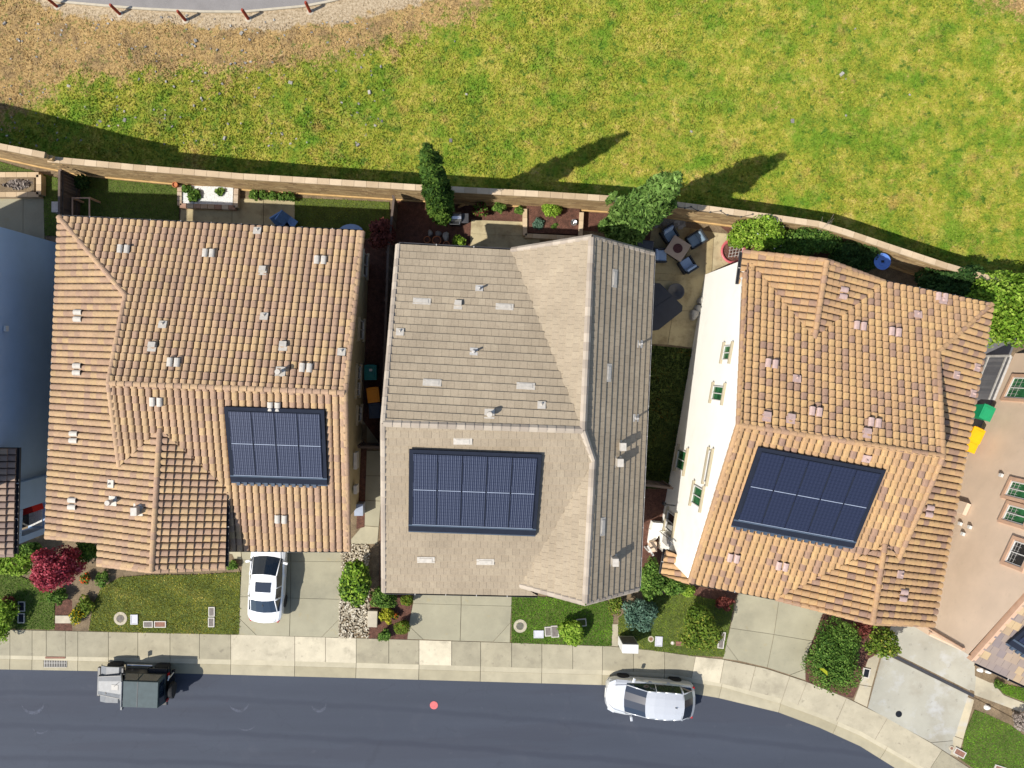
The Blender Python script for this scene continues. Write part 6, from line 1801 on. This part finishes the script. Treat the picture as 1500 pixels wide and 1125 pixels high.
rlid(1394, 1096, .13, 'small round brown lid at the foot of the right-hand driveway border', 'rust')

# ================================================================== vehicles
def wheel(r, x, y, R_, w_, root, rim='metal'):
    s_ = 1 if y > 0 else -1
    mb = MB(); prof = [(R_ * .62, -w_ / 2), (R_ * .95, -w_ / 2), (R_, -w_ * .35), (R_, w_ * .35), (R_ * .95, w_ / 2), (R_ * .62, w_ / 2)]
    mb.lathe((0, 0, 0), prof, 22)
    Mx = Matrix.Translation((x, y, R_)) @ Matrix.Rotation(-s_ * math.pi / 2, 4, 'X')
    o = link('wheel', mb.mesh('tyre', M['rubber'], True), root, Mx, local=True)
    mb = MB(); mb.lathe((0, 0, 0), [(R_ * .62, -.02), (R_ * .62, w_ * .38), (R_ * .55, w_ * .36), (R_ * .2, w_ * .30), (.001, w_ * .34)], 16)
    for i in range(5):
        a = i * 2 * math.pi / 5; mb.box((math.cos(a) * R_ * .36, math.sin(a) * R_ * .36, w_ * .36), (R_ * .42, .06, .03), rz=a)
    d = link('rim', mb.mesh('rim', M[rim]), o, Matrix.Identity(4), local=True)
    return o

def car(root, st, paint, cowl, rf, rr, deck, sun=False):
    """st: (x, w, zb, zs, wb, wr, ze, zt)"""
    rings = []
    for x, w_, zb, zs, wb, wr, ze, zt in st:
        rings.append([(x, w_ * .92, zb), (x, w_ * .995, zb + .18), (x, w_, zs - .24), (x, w_ * .985, zs - .07), (x, wb, zs), (x, wr, ze), (x, wr * .55, zt - (zt - ze) * .25), (x, 0, zt)])
    xm = (st[rf][0] + st[rr][0]) / 2
    for k, ring in enumerate(rings):
        w_ = st[k][1]; bow = .16 if st[k][0] > xm + .4 else (-.13 if st[k][0] < xm - .4 else 0)
        if k in (0, len(rings) - 1): bow *= .3
        for j, (x, y, z) in enumerate(ring):
            ring[j] = (x + bow * (1 - (y / max(w_, .01)) ** 2) - bow * .35, y, z)
    body, ws, rw, sw = MB(), MB(), MB(), {1: MB(), -1: MB()}
    n = len(st)
    for i in range(n - 1):
        for j in range(7):
            for s_ in (1, -1):
                q = [rings[i][j], rings[i + 1][j], rings[i + 1][j + 1], rings[i][j + 1]]
                q = [(x, y * s_, z) for x, y, z in q]
                if s_ == 1: q = q[::-1]
                tgt = body
                if j >= 5 and i == cowl: tgt = ws
                elif j >= 5 and i == rr: tgt = rw
                elif j == 4 and cowl <= i <= rr: tgt = sw[s_]
                tgt.poly(q)
    for k in (0, n - 1):
        ring = [(x, y, z) for x, y, z in rings[k]] + [(x, -y, z) for x, y, z in rings[k][-2::-1]]
        body.poly(ring if k else ring[::-1])
    bt = [(r_[0][0], r_[0][1], r_[0][2]) for r_ in rings]
    body.poly(bt + [(x, -y, z) for x, y, z in bt[::-1]])
    b = body.build('body', M[paint], root, local=True, smooth=True)
    mod = b.modifiers.new('edge', 'EDGE_SPLIT'); mod.split_angle = math.radians(42)
    ws.build('windscreen', M['carglass'], root, local=True, smooth=True)
    rw.build('rear_window', M['carglass'], root, local=True, smooth=True)
    for s_ in (1, -1): sw[s_].build('side_window', M['carglass'], root, local=True)
    pb = MB()
    for s_ in (1, -1):
        for i in range(cowl, rr + 1):
            a, c = rings[i][5], rings[i + 1][5]; pb.tube((a[0], a[1] * s_, a[2] - .015), (c[0], c[1] * s_, c[2] - .015), .03, n=6)
        for k in (rf + 1,):
            a, c = rings[k][4], rings[k][5]; pb.tube((a[0], a[1] * s_, a[2]), (c[0], c[1] * s_, c[2]), .03, n=6)
        a, c = rings[rr][4], rings[rr][5]; pb.tube((a[0], a[1] * s_, a[2]), (c[0], c[1] * s_, c[2]), .05, n=6)
    pb.build('pillars', M[paint], root, local=True, smooth=True)
    return rings
def mirrors(root, x, y, z, paint):
    for s_ in (1, -1):
        mb = MB(); mb.box((x, s_ * y, z), (.12, .22, .13), rz=s_ * .2); mb.tube((x, s_ * (y - .15), z - .02), (x, s_ * y, z - .02), .03, n=6)
        mb.build('mirror', M[paint], root, local=True, bevel=.02)
def seam(root, pts, name='shut_line', r_=.007):
    mb = MB()
    for a, b in zip(pts[:-1], pts[1:]): mb.tube(a, b, r_, n=4)
    mb.build(name, M['black'], root, local=True)

# white sedan nose-in on the first driveway
sd = empty('car', (-10.87, -11.05, 0), 'white sedan with a sunroof parked on the driveway, nose under the tan roof eave', 'car', rz=math.radians(86.8))
S = [(2.36, .58, .30, .60, .50, .40, .62, .63), (2.26, .76, .26, .70, .64, .50, .72, .74), (1.95, .87, .24, .80, .72, .55, .83, .86), (1.45, .90, .24, .87, .74, .58, .90, .94), (1.0, .90, .24, .93, .79, .70, .965, 1.0),
     (.18, .90, .24, .95, .83, .63, 1.37, 1.42), (-.4, .90, .24, .96, .83, .655, 1.40, 1.455), (-1.0, .90, .24, .97, .82, .61, 1.36, 1.42), (-1.72, .885, .25, .97, .79, .68, 1.00, 1.05),
     (-2.05, .87, .28, .95, .76, .60, .985, 1.02), (-2.28, .80, .34, .88, .70, .55, .93, .96), (-2.37, .70, .40, .66, .62, .5, .70, .72)]
car(sd, S, 'white_car', 4, 5, 7, 8)
for sx in (1.42, -1.40):
    for sy in (.80, -.80): wheel(None, sx, sy, .325, .22, sd)
mirrors(sd, .78, .97, .98, 'white_car')
mb = MB(); mb.prism([(-.12, -.40), (-.12, .40), (-.62, .39), (-.62, -.39)], 1.40, 1.462); mb.build('sunroof', M['carglass'], sd, local=True, bevel=.01)
seam(sd, [(.95, -.72, .985), (1.9, -.60, .87), (2.2, -.45, .775), (2.22, 0, .79), (2.2, .45, .775), (1.9, .60, .87), (.95, .72, .985)])
seam(sd, [(-1.75, -.63, 1.015), (-2.26, -.58, .95), (-2.29, 0, .97), (-2.26, .58, .95), (-1.75, .63, 1.015)])
for s_ in (1, -1):
    mb = MB(); mb.box((-2.24, s_ * .68, .78), (.18, .18, .15), rz=s_ * .5); mb.build('tail_light', M['tail'], sd, local=True, bevel=.02)
    mb = MB(); mb.box((2.12, s_ * .66, .66), (.30, .20, .13), rz=-s_ * .5); mb.build('headlight', M['lamp'], sd, local=True, bevel=.02)
    for x in (.1, -.95):
        mb = MB(); mb.box((x, s_ * .905, .82), (.16, .03, .03)); mb.build('door_handle', M['metal'], sd, local=True)
mb = MB(); mb.box((-1.35, 0, 1.30), (.10, .03, .05)); mb.build('antenna', M['black'], sd, local=True)

# silver hatchback-style wagon at the kerb
vn = empty('car', (8.93, -17.42, ROADZ), 'silver wagon parked along the kerb in front of the white mailbox', 'car', rz=math.radians(176))
S = [(2.27, .55, .30, .62, .48, .40, .64, .66), (2.16, .78, .26, .76, .66, .50, .80, .82), (1.85, .87, .24, .87, .74, .58, .91, .95), (1.32, .90, .24, .96, .78, .70, 1.0, 1.05),
     (.35, .90, .24, 1.0, .84, .66, 1.51, 1.58), (-.1, .90, .24, 1.0, .84, .68, 1.55, 1.625), (-.5, .90, .24, 1.01, .84, .69, 1.56, 1.64), (-1.0, .90, .24, 1.02, .83, .68, 1.55, 1.63), (-1.45, .90, .24, 1.03, .82, .65, 1.52, 1.60), (-2.02, .87, .26, 1.02, .78, .66, 1.10, 1.14),
     (-2.18, .84, .30, .95, .74, .6, .98, 1.0), (-2.25, .78, .36, .62, .68, .5, .66, .68)]
car(vn, S, 'silver_car', 3, 4, 8, 9)
for sx in (1.38, -1.35):
    for sy in (.80, -.80): wheel(None, sx, sy, .335, .22, vn)
mirrors(vn, .98, .99, 1.05, 'silver_car')
seam(vn, [(1.28, -.72, 1.03), (1.85, -.62, .935), (2.12, -.45, .85), (2.14, 0, .86), (2.12, .45, .85), (1.85, .62, .935), (1.28, .72, 1.03)])
seam(vn, [(-1.44, -.60, 1.55), (-1.44, -.3, 1.585), (-1.44, .3, 1.585), (-1.44, .60, 1.55)])
seam(vn, [(1.25, -.5, 1.08), (.95, -.05, 1.24)], 'wiper', .012); seam(vn, [(1.25, .05, 1.10), (.95, .5, 1.22)], 'wiper', .012); seam(vn, [(-1.95, -.1, 1.20), (-1.75, .35, 1.36)], 'wiper', .012)
mb = MB(); mb.tube((-1.05, 0, 1.63), (-1.15, 0, 1.70), .02, n=6); mb.build('antenna', M['black'], vn, local=True)
for s_ in (1, -1):
    mb = MB(); mb.box((-2.13, s_ * .76, .84), (.14, .10, .26)); mb.build('tail_light', M['tail'], vn, local=True, bevel=.02)
    mb = MB(); mb.box((1.98, s_ * .68, .78), (.36, .22, .14), rz=-s_ * .45); mb.build('headlight', M['lamp'], vn, local=True, bevel=.02)
    for x in (.1, -.85):
        mb = MB(); mb.box((x, s_ * .905, .88), (.16, .03, .03)); mb.build('door_handle', M['metal'], vn, local=True)
mb = MB(); mb.box((2.28, 0, .48), (.03, .5, .13)); mb.build('number_plate', M['white_trim'], vn, local=True)

# off-road car with spare wheel
jp = empty('car', (-17.75, -16.72, ROADZ), 'boxy off-road car with dark hard top and rear spare wheel', 'car', rz=math.radians(178))
mb = MB()
mb.prism([(.55, -.74), (-1.72, -.74), (-1.72, .74), (.55, .74)], .48, 1.10, bottom=True)
mb.build('body', M['black'], jp, local=True, bevel=.03)
mb = MB()
hd_ = [(1.80, -.50), (.50, -.66), (.50, .66), (1.80, .50)]
for i in range(1): pass
b0_ = [(1.80, -.50, .60), (.50, -.66, .60), (.50, .66, .60), (1.80, .50, .60)]; t0_ = [(1.76, -.46, 1.02), (.50, -.60, 1.12), (.50, .60, 1.12), (1.76, .46, 1.02)]; c0_ = [(1.74, -.25, 1.07), (.50, -.34, 1.18), (.50, .34, 1.18), (1.74, .25, 1.07)]
mb.poly([t0_[0], t0_[1], c0_[1], c0_[0]][::-1]); mb.poly([c0_[0], c0_[1], c0_[2], c0_[3]][::-1]); mb.poly([c0_[3], c0_[2], t0_[2], t0_[3]][::-1])
for i in range(4): j = (i + 1) % 4; mb.poly([b0_[i], b0_[j], t0_[j], t0_[i]])
mb.build('bonnet', M['jeep_paint'], jp, local=True)
mb = MB(); mb.box((.86, 0, 1.155), (.36, .26, .02), M=Matrix.Rotation(.085, 4, 'Y')); mb.build('bonnet_vent', M['black'], jp, local=True)
seam(jp, [(1.76, -.46, 1.025), (.52, -.60, 1.125)], 'shut_line', .014); seam(jp, [(1.76, .46, 1.025), (.52, .60, 1.125)], 'shut_line', .014); seam(jp, [(.50, -.60, 1.13), (.50, .60, 1.13)], 'shut_line', .03)
seam(jp, [(.62, -.3, 1.17), (.9, -.05, 1.16)], 'wiper', .012)
mb = MB(); mb.box((1.35, .33, 1.10), (.05, .12, .03)); mb.build('bonnet_latch', M['black'], jp, local=True)
mb = MB(); mb.box((1.79, 0, .82), (.05, .96, .42)); mb.build('grille', M['jeep_paint'], jp, local=True)
for i in range(7):
    mb = MB(); mb.box((1.82, -.24 + i * .08, .84), (.02, .035, .28)); mb.build('grille_slot', M['black'], jp, local=True)
for s_ in (1, -1):
    mb = MB(); pr_ = [(.62, .80), (.80, .93), (1.45, .93), (1.78, .82), (1.86, .62)]
    for (x0, z0), (x1, z1) in zip(pr_[:-1], pr_[1:]):
        mb.poly([(x0, s_ * .52, z0), (x1, s_ * .46, z1), (x1, s_ * .92, z1 - .02), (x0, s_ * .92, z0 - .02)] if s_ < 0 else [(x0, s_ * .92, z0 - .02), (x1, s_ * .92, z1 - .02), (x1, s_ * .46, z1), (x0, s_ * .52, z0)])
        mb.poly([(x0, s_ * .92, z0 - .02), (x1, s_ * .92, z1 - .02), (x1, s_ * .92, z1 - .10), (x0, s_ * .92, z0 - .10)])
    mb.build('front_fender', M['jeep_paint'], jp, local=True)
    mb = MB(); mb.box((-1.22, s_ * .83, .90), (.95, .20, .05)); mb.box((-.74, s_ * .83, .78), (.05, .20, .26), M=Matrix.Rotation(.5, 4, 'Y')); mb.box((-1.70, s_ * .83, .78), (.05, .20, .26), M=Matrix.Rotation(-.5, 4, 'Y')); mb.build('rear_fender', M['black'], jp, local=True)
    mb = MB(); mb.tube((.62, s_ * .84, .42), (-.70, s_ * .84, .42), .045); mb.build('side_step', M['metal'], jp, local=True)
    mb = MB(); mb.box((.42, s_ * .95, 1.22), (.10, .24, .18)); mb.tube((.45, s_ * .74, 1.15), (.42, s_ * .95, 1.2), .02, n=6); mb.build('mirror', M['jeep_paint'] if s_ > 0 else M['black'], jp, local=True, bevel=.02)
    mb = MB(); mb.lathe((0, 0, 0), [(.10, 0), (.10, .03), (.001, .04)], 16)
    link('headlight', mb.mesh('headlight', M['lamp']), jp, Matrix.Translation((1.81, s_ * .38, .86)) @ Matrix.Rotation(math.pi / 2, 4, 'Y'), local=True)
    mb = MB(); mb.box((-1.75, s_ * .66, .88), (.05, .13, .20)); mb.build('tail_light', M['tail'], jp, local=True)
    for x0, x1 in ((.30, -.52), (-.60, -1.55)):
        mb = MB(); mb.poly([(x0, s_ * .742, 1.14), (x1, s_ * .742, 1.14), (x1 + (.0 if x1 > -1 else .02), s_ * .672, 1.70), (x0 - (.12 if x0 > 0 else 0), s_ * .672, 1.70)]); mb.build('side_window', M['carglass'], jp, local=True)
mb = MB(); lo_ = [(.38, -.735, 1.10), (-1.70, -.735, 1.10), (-1.70, .735, 1.10), (.38, .735, 1.10)]; hi_ = [(.10, -.645, 1.80), (-1.64, -.645, 1.80), (-1.64, .645, 1.80), (.10, .645, 1.80)]
mb.poly(hi_[::-1])
for i in range(3): mb.poly([lo_[i], lo_[i + 1], hi_[i + 1], hi_[i]])
mb.build('hard_top', M['jeep_top'], jp, local=True, bevel=.03)
for x in (-.62,):
    mb = MB(); mb.box((x, 0, 1.806), (.03, 1.26, .014)); mb.build('top_seam', M['gutter'], jp, local=True)
mb = MB(); mb.poly([(.54, -.62, 1.14), (.54, .62, 1.14), (.20, .58, 1.76), (.20, -.58, 1.76)]); mb.build('windscreen', M['carglass'], jp, local=True)
mb = MB()
for a, b in (((.56, -.68, 1.12), (.18, -.63, 1.79)), ((.56, .68, 1.12), (.18, .63, 1.79)), ((.18, -.63, 1.79), (.18, .63, 1.79)), ((.56, -.68, 1.12), (.56, .68, 1.12))): mb.tube(a, b, .045, n=6)
mb.build('windscreen_frame', M['jeep_paint'], jp, local=True)
mb = MB(); mb.poly([(-1.705, -.58, 1.2), (-1.705, .58, 1.2), (-1.68, .54, 1.68), (-1.68, -.54, 1.68)]); mb.build('rear_window', M['carglass'], jp, local=True)
for sx in (1.25, -1.22):
    for sy in (.76, -.76): wheel(None, sx, sy, .39, .27, jp)
mb = MB(); mb.box((1.98, 0, .55), (.16, 1.5, .16)); mb.build('bumper', M['black'], jp, local=True, bevel=.02)
mb = MB(); mb.box((-1.86, 0, .55), (.14, 1.5, .14)); mb.build('bumper', M['black'], jp, local=True, bevel=.02)
mb = MB(); mb.lathe((0, 0, 0), [(.24, -.12), (.36, -.12), (.39, -.08), (.39, .08), (.36, .12), (.24, .12)], 22)
sp = link('spare_wheel', mb.mesh('spare_wheel', M['rubber'], True), jp, Matrix.Translation((-2.02, .10, 1.0)) @ Matrix.Rotation(-math.pi / 2 - .12, 4, 'Y'), local=True)
mb = MB(); mb.lathe((0, 0, 0), [(.24, -.02), (.24, .10), (.20, .09), (.08, .08), (.001, .10)], 16)
for i in range(5): a = i * 2 * math.pi / 5; mb.box((math.cos(a) * .14, math.sin(a) * .14, .095), (.17, .05, .02), rz=a)
link('rim', mb.mesh('rim', M['metal']), sp, Matrix.Identity(4), local=True)
mb = MB(); mb.tube((-1.9, -.62, .62), (-1.95, -.62, 1.25), .03); mb.tube((-1.9, -.5, 1.25), (-1.95, -.75, 1.25), .03); mb.build('rear_carrier', M['white_trim'], jp, local=True)
